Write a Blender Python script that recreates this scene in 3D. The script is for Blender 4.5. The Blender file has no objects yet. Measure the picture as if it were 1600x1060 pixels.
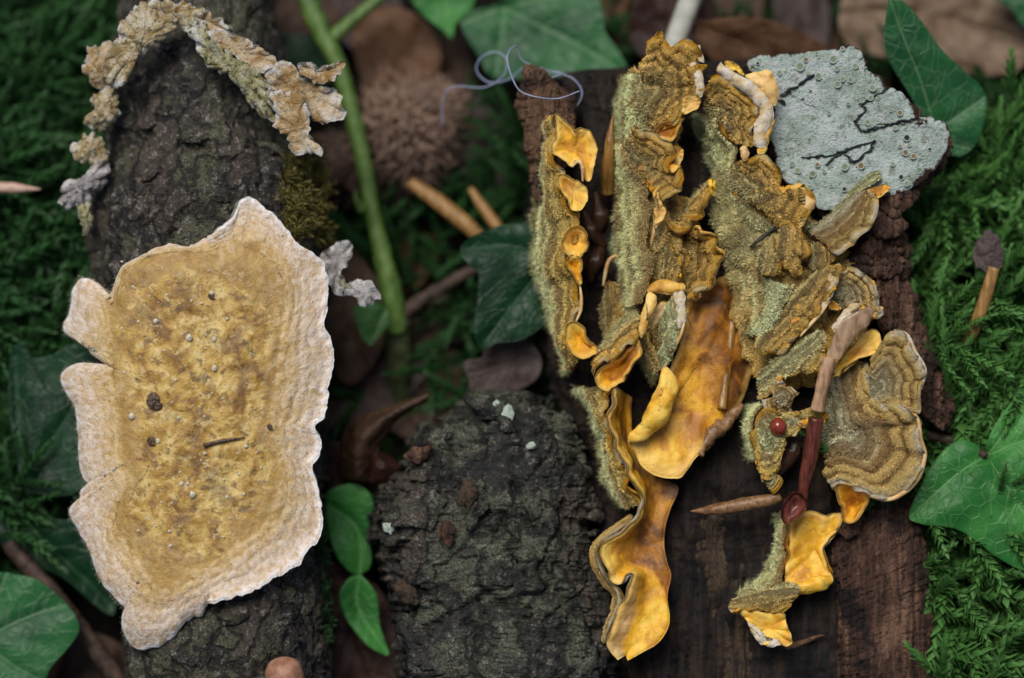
import bpy, math, random
import numpy as np

# ------------------------------------------------------------------ camera, sky, sun
S = 1.0e-4                      # metres per photo pixel in the plane of focus (frame about 16 cm wide)
PITCH = math.radians(79)
LENS = 100.0
DIST = 1600 * S * LENS / 36.0
FWD = np.array([0, math.cos(PITCH), -math.sin(PITCH)])
UPV = np.array([0, math.sin(PITCH), math.cos(PITCH)])
RGT = np.array([1.0, 0, 0])
TGT = np.array([0, 0, 0.040])   # point in focus above the ground (z = 0)
CAM = TGT - FWD * DIST

sc = bpy.context.scene
COL = sc.collection
cam = bpy.data.cameras.new('camera'); cam.lens = LENS; cam.sensor_width = 36
cam.clip_start = 0.01; cam.clip_end = 50
cam.dof.use_dof = True; cam.dof.focus_distance = DIST + 0.002; cam.dof.aperture_fstop = 5.6
camo = bpy.data.objects.new('camera', cam); COL.objects.link(camo)
camo.location = CAM; camo.rotation_euler = (math.pi / 2 - PITCH, 0, 0)
sc.camera = camo

SUN_EL, SUN_AZ = math.radians(66), math.radians(-30)      # azimuth from +Y towards +X
w = bpy.data.worlds.new('World'); sc.world = w; w.use_nodes = True
nt = w.node_tree
sky = nt.nodes.new('ShaderNodeTexSky'); sky.sky_type = 'NISHITA'; sky.sun_disc = False
sky.sun_elevation = SUN_EL; sky.sun_rotation = SUN_AZ
sky.air_density = 1.0; sky.dust_density = 3.0
bg = nt.nodes['Background']; bg.inputs['Strength'].default_value = 0.05
nt.links.new(sky.outputs[0], bg.inputs[0])
sun = bpy.data.lights.new('sun', 'SUN'); sun.energy = 2.4; sun.angle = math.radians(34)
sun.color = (1.0, 0.97, 0.93)
suno = bpy.data.objects.new('sun', sun); COL.objects.link(suno)
suno.rotation_euler = (math.pi / 2 - SUN_EL, 0, -SUN_AZ + math.pi)
suno.location = (-0.1, 0.2, 0.6)
sc.view_settings.view_transform = 'Standard'; sc.view_settings.look = 'None'
sc.view_settings.exposure = 0.35; sc.view_settings.gamma = 1.0
sc.view_settings.use_curve_mapping = False

# ------------------------------------------------------------------ helpers: space and noise
def W(P):
    """photo pixel (u, v) plus height d (in pixel widths) above the focus plane -> world metres"""
    P = np.asarray(P, float); u, v, d = P[..., 0], P[..., 1], P[..., 2]
    dep = DIST - d * S
    k = S * dep / DIST
    return CAM + FWD * dep[..., None] + RGT * ((u - 800) * k)[..., None] + UPV * ((530 - v) * k)[..., None]

def ground_d(v):
    return (-TGT[2] - (530 - np.asarray(v, float)) * S * math.cos(PITCH)) / (S * math.sin(PITCH))

rs = np.random.RandomState(7)
PERM = np.concatenate([rs.permutation(512)] * 2)
GRAD = rs.normal(size=(512, 3)); GRAD /= np.linalg.norm(GRAD, axis=1)[:, None]
def perlin(P):
    P = np.asarray(P, float)
    i = np.floor(P).astype(int); f = P - i
    g = f * f * f * (f * (f * 6 - 15) + 10)
    out = 0
    for dx in (0, 1):
        for dy in (0, 1):
            for dz in (0, 1):
                h = PERM[(PERM[(PERM[(i[..., 0] + dx) & 511] + i[..., 1] + dy) & 511] + i[..., 2] + dz) & 511]
                dot = (GRAD[h] * (f - np.array([dx, dy, dz]))).sum(-1)
                wx = g[..., 0] if dx else 1 - g[..., 0]
                wy = g[..., 1] if dy else 1 - g[..., 1]
                wz = g[..., 2] if dz else 1 - g[..., 2]
                out = out + dot * wx * wy * wz
    return out * 1.6
def fbm(P, lam, octs=4, gain=0.5, seed=0, ridged=False):
    P = np.asarray(P, float) / np.asarray(lam, float) + seed * 17.31
    a, out = 1.0, 0
    for o in range(octs):
        n = perlin(P * 2 ** o + o * 5.7)
        if ridged: n = 1 - 2 * np.abs(n)
        out = out + a * n; a *= gain
    return out

def plates(P2, lam, seed, edge=.12):
    """Voronoi plates: returns random height per cell (-1..1) and 0..1 closeness to a cell edge"""
    w3 = np.concatenate([P2, P2[..., :1] * 0], -1)
    q = P2 / np.asarray(lam, float) + np.stack([fbm(w3, lam[0] * .7, 3, seed=seed), fbm(w3, lam[0] * .7, 3, seed=seed + 1)], -1) * .35
    i = np.floor(q).astype(int); f1 = np.full(q.shape[:-1], 9.0); f2 = f1.copy(); h1 = np.zeros(q.shape[:-1]); h2 = h1.copy()
    for dx in (-1, 0, 1):
        for dy in (-1, 0, 1):
            c = i + [dx, dy]; k = PERM[(PERM[(c[..., 0] + seed * 13) & 511] + c[..., 1]) & 511]
            pt = c + .5 + GRAD[k][..., :2] * .45
            d = np.linalg.norm(q - pt, axis=-1); h = GRAD[(k * 7 + 3) & 511][..., 2]
            b = d < f1; f2 = np.where(b, f1, np.minimum(f2, d)); h2 = np.where(b, h1, h2); h1 = np.where(b, h, h1); f1 = np.where(b, d, f1)
    return h1, np.clip(1 - (f2 - f1) / edge, 0, 1)
def star(C, c):
    """keep an outline star shaped about c so that the sheet never folds over itself"""
    a = np.unwrap(np.arctan2(C[:, 1] - c[1], C[:, 0] - c[0])); r = np.linalg.norm(C[:, :2] - c, axis=1)
    sg = 1 if a[-1] > a[0] else -1; a = a * sg
    k0 = int(np.argmin(r * 0 + a)) if a[0] > a.min() else 0
    m = (np.maximum.accumulate(a) + np.minimum.accumulate(a[::-1])[::-1]) / 2
    m = m + np.arange(len(a)) * 1e-5
    C = C.copy(); C[:, 0] = c[0] + r * np.cos(m * sg); C[:, 1] = c[1] + r * np.sin(m * sg)
    return C
def linsample(pts, n):
    q = np.vstack([pts, pts[:1]]).astype(float); L = np.r_[0, np.cumsum(np.linalg.norm(np.diff(q, axis=0), axis=1))]
    s = np.linspace(0, L[-1], n, endpoint=False); return np.stack([np.interp(s, L, q[:, k]) for k in range(q.shape[1])], 1)

def catmull(pts, n, closed=False):
    """points resampled evenly along a Catmull-Rom curve"""
    p = np.asarray(pts, float)
    if closed: q = np.vstack([p[-1], p, p[0], p[1]])
    else: q = np.vstack([2 * p[0] - p[1], p, 2 * p[-1] - p[-2]])
    out = []
    for k in range(1, len(q) - 2):
        t = np.linspace(0, 1, 12, endpoint=False)[:, None]
        a, b, c, d = q[k - 1], q[k], q[k + 1], q[k + 2]
        out.append(b + .5 * t * ((c - a) + t * ((2 * a - 5 * b + 4 * c - d) + t * (3 * (b - c) + d - a))))
    out.append(q[-2][None])
    out = np.vstack(out)
    L = np.r_[0, np.cumsum(np.linalg.norm(np.diff(out, axis=0), axis=1))]
    s = np.linspace(0, L[-1], n, endpoint=not closed)
    return np.stack([np.interp(s, L, out[:, k]) for k in range(out.shape[1])], 1)

# ------------------------------------------------------------------ helpers: objects
def empty(name, at):
    o = bpy.data.objects.new(name, None); COL.objects.link(o); o.location = at
    o.empty_display_size = 0.005
    return o

def tag(o, label=None, cat=None, group=None, kind=None):
    if label: o['label'] = label
    if cat: o['category'] = cat
    if group: o['group'] = group
    if kind: o['kind'] = kind
    return o

def abs_loc(o):
    l = np.array(o.location)
    return l if o.parent is None else l + abs_loc(o.parent)

def mesh_obj(name, V, F, mats, parent=None, attrs=None, midx=None, smooth=True, origin=None, kind=None):
    """V world metres (n,3); F list of int arrays (m,k). One mesh object."""
    V = np.asarray(V, float)
    base = abs_loc(parent) if parent is not None else np.zeros(3)
    if origin is None:
        origin = base if parent is not None else np.array([V[:, 0].mean(), V[:, 1].mean(), V[:, 2].min()])
    me = bpy.data.meshes.new(name)
    F = [np.asarray(f, int) for f in F if len(f)]
    loops = np.concatenate([f.ravel() for f in F])
    tot = np.concatenate([np.full(len(f), f.shape[1]) for f in F])
    start = np.r_[0, np.cumsum(tot)[:-1]]
    me.vertices.add(len(V)); me.vertices.foreach_set('co', (V - origin).astype('f').ravel())
    me.loops.add(len(loops)); me.loops.foreach_set('vertex_index', loops.astype('i'))
    me.polygons.add(len(tot)); me.polygons.foreach_set('loop_start', start.astype('i'))
    me.polygons.foreach_set('loop_total', tot.astype('i'))
    if midx is not None: me.polygons.foreach_set('material_index', np.asarray(midx, 'i'))
    me.polygons.foreach_set('use_smooth', np.full(len(tot), bool(smooth)))
    me.update(calc_edges=True)
    if attrs:
        for k, a in attrs.items():
            a = np.asarray(a, 'f')
            at = me.attributes.new(k, 'FLOAT', 'POINT'); at.data.foreach_set('value', a)
    for m in (mats if isinstance(mats, (list, tuple)) else [mats]): me.materials.append(m)
    o = bpy.data.objects.new(name, me); COL.objects.link(o)
    if parent is not None: o.parent = parent
    o.location = np.asarray(origin) - base
    if kind: o['kind'] = kind
    return o

def grid_faces(nr, ntt, per, off=0, flip=False):
    r = np.arange(nr - 1)[:, None]; c = np.arange(ntt if per else ntt - 1)[None]
    c2 = (c + 1) % ntt
    q = np.stack([r * ntt + c, r * ntt + c2, (r + 1) * ntt + c2, (r + 1) * ntt + c], -1).reshape(-1, 4) + off
    return q[:, ::-1] if flip else q

def grid_normals(P, per):
    dr = np.gradient(P, axis=0)
    dt = (np.roll(P, -1, 1) - np.roll(P, 1, 1)) if per else np.gradient(P, axis=1)
    n = np.cross(dr, dt); l = np.linalg.norm(n, axis=-1, keepdims=True); l[l < 1e-9] = 1
    return n / l

# ------------------------------------------------------------------ materials
class Mat:
    def __init__(s, name):
        s.m = bpy.data.materials.new(name); s.m.use_nodes = True
        s.t = s.m.node_tree; s.b = s.t.nodes['Principled BSDF']
        tc = s.t.nodes.new('ShaderNodeTexCoord')
        s.co = s.vm('MULTIPLY', tc.outputs['Object'], (100, 100, 100))   # unit = 1 cm = 100 photo pixels
    def set(s, sock, v):
        if hasattr(v, 'is_output'): s.t.links.new(v, sock)
        else:
            if hasattr(sock.default_value, '__len__') and not hasattr(v, '__len__'): v = (v,) * len(sock.default_value)
            if hasattr(v, '__len__') and len(v) == 3 and len(sock.default_value) == 4: v = (*v, 1)
            sock.default_value = v
    def vm(s, op, a, b):
        n = s.t.nodes.new('ShaderNodeVectorMath'); n.operation = op; s.set(n.inputs[0], a); s.set(n.inputs[1], b); return n.outputs[0]
    def ma(s, op, a, b=0.0, clamp=False):
        n = s.t.nodes.new('ShaderNodeMath'); n.operation = op; n.use_clamp = clamp
        s.set(n.inputs[0], a); s.set(n.inputs[1], b); return n.outputs[0]
    def at(s, name):
        n = s.t.nodes.new('ShaderNodeAttribute'); n.attribute_name = name; return n.outputs['Fac']
    def noise(s, scale, detail=4, rough=.55, dist=0.0, stretch=None, off=0.0):
        n = s.t.nodes.new('ShaderNodeTexNoise')
        co = s.co
        if stretch: co = s.vm('MULTIPLY', co, stretch)
        if off: co = s.vm('ADD', co, (off, off * 1.7, off * .6))
        s.set(n.inputs['Vector'], co); n.inputs['Scale'].default_value = scale
        n.inputs['Detail'].default_value = detail; n.inputs['Roughness'].default_value = rough
        n.inputs['Distortion'].default_value = dist
        return n.outputs['Fac']
    def voro(s, scale, feature='F1', rand=1.0):
        n = s.t.nodes.new('ShaderNodeTexVoronoi'); n.feature = feature
        s.set(n.inputs['Vector'], s.co); n.inputs['Scale'].default_value = scale
        n.inputs['Randomness'].default_value = rand
        return n.outputs['Distance']
    def ramp(s, fac, stops, interp='LINEAR'):
        n = s.t.nodes.new('ShaderNodeValToRGB'); e = n.color_ramp.elements; n.color_ramp.interpolation = interp
        while len(e) < len(stops): e.new(.5)
        for k, (p, c) in enumerate(stops):
            e[k].position = p
            e[k].color = (*c, 1) if hasattr(c, '__len__') else (c, c, c, 1)
        s.set(n.inputs[0], fac); return n.outputs[0]
    def mix(s, f, a, b, mode='MIX'):
        n = s.t.nodes.new('ShaderNodeMix'); n.data_type = 'RGBA'; n.blend_type = mode
        s.set(n.inputs[0], f); s.set(n.inputs[6], a); s.set(n.inputs[7], b); return n.outputs[2]
    def sstep(s, x, a, b):
        n = s.t.nodes.new('ShaderNodeMapRange'); n.interpolation_type = 'SMOOTHSTEP'
        s.set(n.inputs[0], x); n.inputs[1].default_value = a; n.inputs[2].default_value = b; return n.outputs[0]
    def bump(s, h, strength=.5, dist=.0005, chain=None):
        n = s.t.nodes.new('ShaderNodeBump'); n.inputs['Strength'].default_value = strength
        n.inputs['Distance'].default_value = dist; s.set(n.inputs['Height'], h)
        if chain is not None: s.set(n.inputs['Normal'], chain)
        return n.outputs[0]
    def out(s, col, rough=.7, normal=None, spec=.3, sss=0, coat=0, trans=None):
        b = s.b; s.set(b.inputs['Base Color'], col); s.set(b.inputs['Roughness'], rough)
        b.inputs['Specular IOR Level'].default_value = spec
        if normal is not None: s.set(b.inputs['Normal'], normal)
        if sss:
            b.inputs['Subsurface Weight'].default_value = sss
            b.inputs['Subsurface Radius'].default_value = (1, .6, .25)
            b.inputs['Subsurface Scale'].default_value = .0008
        if coat:
            b.inputs['Coat Weight'].default_value = coat; b.inputs['Coat Roughness'].default_value = .25
        if trans is not None:
            tr = s.t.nodes.new('ShaderNodeBsdfTranslucent'); s.set(tr.inputs[0], trans)
            mx = s.t.nodes.new('ShaderNodeMixShader'); mx.inputs[0].default_value = .22
            s.t.links.new(b.outputs[0], mx.inputs[1]); s.t.links.new(tr.outputs[0], mx.inputs[2])
            s.t.links.new(mx.outputs[0], s.t.nodes['Material Output'].inputs[0])
        return s.m

M = {}
def mk_bark(name, dark, mid, green, pale, pale_amt, seed, cscale=1.5):
    m = Mat(name)
    a = m.noise(1.1, 5, .6, .6, off=seed); b = m.noise(5, 6, .7, .5, off=seed + 3); c = m.noise(26, 4, .7, off=seed + 5)
    # plates parted by dark cracks
    wv = m.t.nodes.new('ShaderNodeTexNoise'); m.set(wv.inputs['Vector'], m.co); wv.inputs['Scale'].default_value = 2.2; wv.inputs['Detail'].default_value = 5
    cw = m.vm('ADD', m.vm('MULTIPLY', m.co, (1.0, .55, .8)), m.vm('MULTIPLY', wv.outputs['Color'], (.9, .9, .9)))
    vo = m.t.nodes.new('ShaderNodeTexVoronoi'); vo.feature = 'DISTANCE_TO_EDGE'; m.set(vo.inputs['Vector'], cw); vo.inputs['Scale'].default_value = cscale
    vc = m.t.nodes.new('ShaderNodeTexVoronoi'); m.set(vc.inputs['Vector'], cw); vc.inputs['Scale'].default_value = cscale
    edge = m.ma('SUBTRACT', 1.0, m.sstep(vo.outputs['Distance'], .0, .10))
    sx = m.t.nodes.new('ShaderNodeSeparateColor'); m.set(sx.inputs[0], vc.outputs['Color'])
    fine = m.ma('ADD', m.ma('MULTIPLY', b, .55), m.ma('MULTIPLY', c, .45))
    col = m.mix(m.sstep(fine, .40, .58), dark, mid)
    col = m.mix(m.ma('MULTIPLY', m.sstep(m.ma('ADD', a, m.ma('MULTIPLY', sx.outputs[0], .12)), .50, .64), m.sstep(c, .36, .56)), col, green)
    col = m.mix(m.ma('MULTIPLY', m.sstep(sx.outputs[1], .70, .76), m.sstep(fine, .42, .56)), col, (.070, .050, .040))
    col = m.mix(m.sstep(fine, .585 - pale_amt, .66 - pale_amt), col, pale)
    col = m.mix(m.sstep(m.noise(9, 4, .7, .4, off=seed + 13), .60, .66), col, (.010, .011, .016))
    col = m.mix(m.ma('MULTIPLY', edge, .85), col, tuple(x * .25 for x in dark))
    h = m.ma('ADD', m.ma('MULTIPLY', b, .6), m.ma('SUBTRACT', m.ma('MULTIPLY', c, .45), m.ma('MULTIPLY', edge, .55)))
    nb = m.bump(h, .9, .0009); nb = m.bump(m.noise(70, 3, .7, stretch=(1, .5, 1)), .7, .0003, nb)
    M[name] = m.out(col, m.ramp(b, [(.35, .38), (.65, .8)]), nb, .4)
mk_bark('branch_bark', (.013, .011, .011), (.062, .052, .040), (.095, .092, .048), (.27, .25, .225), .05, 0)
mk_bark('chunk_bark', (.010, .010, .010), (.042, .040, .032), (.11, .115, .075), (.23, .225, .175), .045, 31, 1.1)

def mk_wood(name, dark, mid, light, seed, gx=3.2):
    m = Mat(name)
    g = m.noise(gx, 5, .62, .5, stretch=(2.2, .22, 1.4), off=seed)
    b = m.noise(14, 4, .65, off=seed + 2)
    col = m.ramp(g, [(.30, dark), (.48, mid), (.68, light)])
    col = m.mix(m.sstep(b, .52, .70), col, tuple(x * .35 for x in dark))
    col = m.mix(m.sstep(m.noise(38, 3, .7, off=seed + 4), .66, .70), col, (.22, .17, .12))
    col = m.mix(m.sstep(m.noise(1.0, 4, .6, .5, off=seed + 8), .52, .66), col, tuple(x * .5 for x in dark))
    h = m.ma('ADD', m.ma('MULTIPLY', g, 1.3), m.ma('MULTIPLY', b, .25))
    nb = m.bump(h, 1.0, .0013); nb = m.bump(m.noise(40, 4, .7, stretch=(1.5, .12, 1.5), off=seed), .8, .0005, nb)
    M[name] = m.out(col, .62, nb, .35)
mk_wood('wood_dark', (.006, .004, .004), (.018, .011, .008), (.055, .032, .018), 3)
mk_wood('wood_red', (.020, .009, .006), (.085, .039, .022), (.23, .125, .075), 11)
mk_wood('wood_brown', (.022, .014, .008), (.065, .040, .022), (.12, .080, .045), 19)
mk_wood('wood_tan', (.08, .04, .022), (.17, .090, .048), (.26, .15, .085), 27, 5)

def mk_soil():
    m = Mat('soil')
    a = m.noise(.9, 6, .65); b = m.noise(9, 5, .65)
    col = m.mix(m.sstep(b, .4, .65), (.004, .003, .003), (.016, .011, .007))
    col = m.mix(m.sstep(a, .5, .65), col, (.012, .022, .008))
    M['soil'] = m.out(col, .9, m.bump(b, 1, .003), .2)
mk_soil()

# big pale crust fungus: t 0..0.5 ochre field, 0.5..1 cream margin
m = Mat('crust_face')
t = m.at('t'); s_ = m.at('s')
n1 = m.noise(2.6, 5, .6, .6); n2 = m.noise(9, 4, .6, .4); n3 = m.noise(30, 3, .6)
tw = m.ma('ADD', t, m.ma('ADD', m.ma('MULTIPLY', m.ma('SUBTRACT', n2, .5), .16), m.ma('MULTIPLY', m.ma('SUBTRACT', m.noise(1.5, 4, .6, off=12), .5), .34)))
och = m.ramp(n1, [(.37, (.20, .10, .022)), (.45, (.36, .205, .038)), (.53, (.48, .305, .07)), (.62, (.62, .45, .16))])
och = m.mix(m.sstep(n2, .55, .68), och, (.25, .13, .035))
och = m.mix(m.ma('MULTIPLY', m.sstep(m.noise(5, 4, .65, .5, off=31), .57, .63), .7), och, (.12, .075, .04))
och = m.mix(m.ma('MULTIPLY', m.sstep(m.noise(6.5, 4, .6, .5, off=41), .57, .64), .6), och, (.66, .52, .24))
och = m.mix(m.ma('MULTIPLY', m.sstep(m.noise(1.6, 4, .6, .4, off=4), .53, .64), .55), och, (.16, .10, .045))
# radial streaks of the margin follow the s (angle) coordinate
cmb = m.t.nodes.new('ShaderNodeCombineXYZ'); m.set(cmb.inputs[0], m.ma('MULTIPLY', s_, 120)); m.set(cmb.inputs[1], m.ma('MULTIPLY', t, 7))
sn = m.t.nodes.new('ShaderNodeTexNoise'); m.set(sn.inputs['Vector'], cmb.outputs[0]); sn.inputs['Scale'].default_value = 2.0; sn.inputs['Detail'].default_value = 5
st = sn.outputs['Fac']
mar = m.ramp(st, [(.34, (.57, .41, .28)), (.46, (.65, .51, .38)), (.57, (.71, .60, .49))])
mar = m.mix(m.sstep(n2, .58, .70), mar, (.50, .33, .16))
ring = m.ma('MULTIPLY', m.sstep(tw, .40, .46), m.ma('SUBTRACT', 1.0, m.sstep(tw, .47, .55)))
yel = m.ramp(n2, [(.38, (.46, .285, .095)), (.5, (.57, .40, .18)), (.6, (.67, .51, .29))])
col = m.mix(m.ma('MULTIPLY', m.sstep(tw, .36, .58), .85), och, yel)
col = m.mix(m.sstep(m.ma('ADD', tw, m.ma('MULTIPLY', m.ma('SUBTRACT', st, .5), .35)), .54, .88), col, mar)
col = m.mix(m.ma('MULTIPLY', m.sstep(m.noise(4.5, 5, .65, .4, off=51), .52, .60), m.ma('MULTIPLY', m.sstep(t, .5, .6), .5)), col, (.52, .36, .17))
col = m.mix(m.ma('MULTIPLY', ring, .55), col, (.33, .19, .05))
col = m.mix(m.sstep(m.ma('ADD', t, m.ma('MULTIPLY', m.ma('SUBTRACT', st, .5), .22)), .92, 1.03), col, (.80, .78, .77))
rg = m.ma('MULTIPLY', m.ma('ADD', m.ma('SINE', m.ma('MULTIPLY', tw, 62.0)), 1.0), .5)
col = m.mix(m.ma('MULTIPLY', m.ma('MULTIPLY', m.sstep(rg, .5, 1.0), .14), m.ma('MULTIPLY', m.sstep(t, .2, .35), m.ma('SUBTRACT', 1.0, m.sstep(t, .75, .9)))), col, (.34, .20, .07))
dots = m.voro(11)
col = m.mix(m.ma('MULTIPLY', m.ma('SUBTRACT', 1.0, m.sstep(dots, .10, .22)), m.sstep(n1, .46, .6)), col, (.33, .16, .06))
dots2 = m.voro(17)
col = m.mix(m.ma('MULTIPLY', m.ma('SUBTRACT', 1.0, m.sstep(dots2, .05, .12)), m.sstep(m.noise(3.3, off=9), .55, .6)), col, (.03, .022, .018))
h = m.ma('ADD', m.ma('MULTIPLY', n2, .8), m.ma('ADD', m.ma('MULTIPLY', n3, .3), m.ma('MULTIPLY', m.ma('MULTIPLY', st, .35), m.sstep(t, .45, .6))))
M['crust_face'] = m.out(col, m.ramp(m.sstep(t, .4, .6), [(0, .42), (1, .75)]), m.bump(h, .55, .0009), .4, sss=.12)

m = Mat('crust_back')
n2 = m.noise(14, 4, .6)
M['crust_back'] = m.out(m.ramp(n2, [(.35, (.12, .12, .07)), (.6, (.34, .33, .24))]), .95, m.bump(n2, .8, .001), .1)

# small cream brackets on the branch
def mk_cream(name, c0, c1, c2, dirt, dirt_amt):
    m = Mat(name)
    t = m.at('t'); n1 = m.noise(3.5, 5, .6, .5); n2 = m.noise(13, 5, .65); n3 = m.noise(34, 3, .6)
    col = m.ramp(n1, [(.40, c0), (.5, c1), (.6, c2)])
    col = m.mix(m.sstep(m.ma('ADD', t, m.ma('MULTIPLY', m.ma('SUBTRACT', n1, .5), 1.3)), .80, 1.12), col, (.74, .72, .68))
    col = m.mix(m.sstep(n2, .62 - dirt_amt, .70 - dirt_amt), col, dirt)
    M[name] = m.out(col, .75, m.bump(m.ma('ADD', n2, m.ma('MULTIPLY', n3, .5)), .9, .0012), .3, sss=.1)
mk_cream('cream', (.36, .22, .08), (.55, .40, .22), (.66, .54, .38), (.26, .15, .06), .0)
mk_cream('crumbly', (.34, .24, .10), (.54, .44, .26), (.66, .58, .42), (.020, .017, .013), .035)
mk_cream('crumbly_green', (.26, .23, .09), (.44, .41, .22), (.58, .55, .40), (.014, .014, .012), .045)
mk_cream('grey_curl', (.30, .27, .25), (.46, .43, .41), (.60, .58, .56), (.06, .05, .045), .03)

# yellow fungus: fuzzy banded upper side; t 0 base .. 1 rim; tone 0 pale green, 1 ochre, 2 cream
def hairy_colour(m, light):
    t = m.at('t'); tone = m.at('tone'); n1 = m.noise(3.4, 4, .6, .4); n2 = m.noise(13, 4, .6)
    tw = m.ma('ADD', t, m.ma('MULTIPLY', m.ma('SUBTRACT', n1, .5), .16))
    k = light
    G = lambda r, g, b: (r * k, g * k, b * k)
    green = m.ramp(tw, [(.0, G(.15, .165, .085)), (.30, G(.25, .26, .14)), (.45, G(.31, .31, .165)), (.55, G(.17, .125, .055)), (.66, G(.28, .23, .085)), (.86, G(.34, .235, .06)), (.90, G(.36, .25, .07)), (.97, (.66, .36, .05))])
    ochre = m.ramp(tw, [(.0, G(.17, .15, .07)), (.18, G(.27, .23, .10)), (.29, G(.095, .06, .024)), (.38, G(.28, .205, .075)), (.52, G(.29, .19, .055)), (.59, G(.13, .075, .022)), (.68, G(.31, .205, .06)), (.80, G(.24, .14, .03)), (.90, G(.36, .23, .06)), (.97, (.68, .36, .04))])
    cream = m.ramp(tw, [(.0, G(.20, .19, .12)), (.22, G(.30, .28, .18)), (.36, G(.12, .075, .034)), (.44, G(.33, .27, .14)), (.56, G(.14, .08, .030)), (.62, G(.32, .23, .09)), (.72, G(.34, .235, .085)), (.80, G(.22, .14, .045)), (.88, G(.36, .26, .10)), (.97, (.68, .58, .38))])
    c = m.mix(m.sstep(tone, .1, .9), green, ochre)
    c = m.mix(m.sstep(tone, 1.1, 1.9), c, cream)
    c = m.mix(m.ma('MULTIPLY', m.sstep(n2, .58, .70), .5), c, G(.065, .042, .02))
    sinb = m.ma('MULTIPLY', m.ma('ADD', m.ma('SINE', m.ma('MULTIPLY', tw, 34.0)), 1.0), .5)
    c = m.mix(m.ma('MULTIPLY', m.sstep(sinb, .55, .95), .6), c, G(.10, .068, .025))
    rimc = m.mix(m.sstep(tone, 1.2, 1.8), m.ramp(n1, [(.42, (.66, .30, .02)), (.52, (.78, .46, .07)), (.6, (.80, .62, .30))]), m.ramp(n1, [(.42, (.74, .52, .18)), (.55, (.76, .68, .52))]))
    c = m.mix(m.at('rim'), c, rimc)
    return c, n1, n2, sinb
m = Mat('fungus_hairy')
c, n1, n2, sb = hairy_colour(m, 2.0)
h = m.ma('ADD', m.ma('MULTIPLY', m.noise(45, 3, .7), .7), m.ma('ADD', m.ma('MULTIPLY', n2, .7), m.ma('MULTIPLY', sb, -.5)))
M['hair'] = m.out(c, .95, m.bump(h, 1.0, .0012), .1)
m = Mat('fungus_fuzz')
c, n1, n2, sb = hairy_colour(m, 3.2)
M['fuzz'] = m.out(c, .9, None, .1)

# yellow underside; tone 0 pale peach, 1 yellow, 2 orange, 3 brown orange
m = Mat('fungus_hymenium')
t = m.at('t'); tone = m.at('tone'); n1 = m.noise(2.4, 4, .55, .5); n2 = m.noise(9, 4, .6, .3)
a = m.ramp(n1, [(.40, (.52, .29, .10)), (.5, (.70, .46, .20)), (.6, (.76, .56, .28))])
b = m.ramp(n1, [(.40, (.58, .27, .015)), (.49, (.78, .42, .016)), (.6, (.84, .55, .08))])
c2 = m.ramp(n1, [(.40, (.34, .12, .008)), (.49, (.58, .25, .010)), (.6, (.74, .38, .02))])
d2 = m.ramp(n1, [(.40, (.09, .032, .006)), (.50, (.24, .085, .008)), (.6, (.42, .17, .014))])
col = m.mix(m.sstep(tone, .0, 1.0), a, b); col = m.mix(m.sstep(tone, 1.0, 2.0), col, c2); col = m.mix(m.sstep(tone, 2.0, 3.0), col, d2)
col = m.mix(m.ma('MULTIPLY', m.sstep(n2, .56, .72), .35), col, (.22, .10, .03))
col = m.mix(m.ma('MULTIPLY', m.sstep(m.noise(1.5, 3, .5, off=7), .55, .68), .28), col, (.42, .27, .17))
col = m.mix(m.ma('MULTIPLY', m.sstep(m.ma('ADD', t, m.ma('MULTIPLY', m.ma('SUBTRACT', n2, .5), .2)), .80, .97), .65), col, (.82, .52, .13))
dd = m.voro(9)
col = m.mix(m.ma('MULTIPLY', m.ma('SUBTRACT', 1.0, m.sstep(dd, .06, .12)), m.sstep(n1, .5, .55)), col, (.03, .014, .006))
M['hym'] = m.out(col, .55, m.bump(m.ma('ADD', m.ma('MULTIPLY', n2, 1.0), m.ma('MULTIPLY', m.noise(28, 2), .25)), .35, .0007), .45, sss=.18)
m = Mat('fungus_white_rim')
n1 = m.noise(6, 4, .6); n2 = m.noise(20, 4, .65)
col = m.ramp(n1, [(.35, (.55, .40, .20)), (.5, (.64, .54, .38)), (.65, (.68, .62, .54))])
col = m.mix(m.sstep(n2, .60, .70), col, (.14, .10, .11))
M['white_rim'] = m.out(col, .8, m.bump(n2, .6, .0006), .2, sss=.12)

# lichen crust
m = Mat('lichen')
ck = m.at('crack'); n1 = m.noise(2.0, 5, .6, .6); n2 = m.noise(17, 5, .7); n3 = m.noise(45, 2)
col = m.ramp(n1, [(.40, (.36, .44, .37)), (.50, (.46, .57, .50)), (.60, (.56, .63, .59))])
col = m.mix(m.sstep(n2, .53, .64), col, (.53, .545, .54))
col = m.mix(m.sstep(m.noise(24, 5, .75, off=5), .575, .64), col, (.045, .048, .042))
col = m.mix(m.ma('MULTIPLY', m.sstep(m.noise(4, 5, .7, off=15), .54, .60), .7), col, (.60, .62, .60))
col = m.mix(m.ma('MULTIPLY', m.sstep(m.noise(6, 5, .7, off=25), .57, .63), .7), col, (.20, .21, .15))
col = m.mix(ck, col, (.014, .014, .013))
col = m.mix(m.at('edge'), col, (.05, .028, .020))
M['lichen'] = m.out(col, .9, m.bump(m.ma('SUBTRACT', m.ma('ADD', n2, m.ma('MULTIPLY', n3, .4)), m.ma('MULTIPLY', ck, 1.5)), .9, .0009), .15)
for nm, c in (('disc_rim', (.40, .46, .39)), ('disc_green', (.20, .26, .17)), ('disc_brown', (.20, .13, .06)), ('disc_dark', (.035, .032, .026))):
    m = Mat(nm); n = m.noise(30, 3)
    M[nm] = m.out(m.mix(m.sstep(n, .3, .7), tuple(x * .75 for x in c), c), .8, m.bump(n, .4, .0004), .2)

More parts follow.
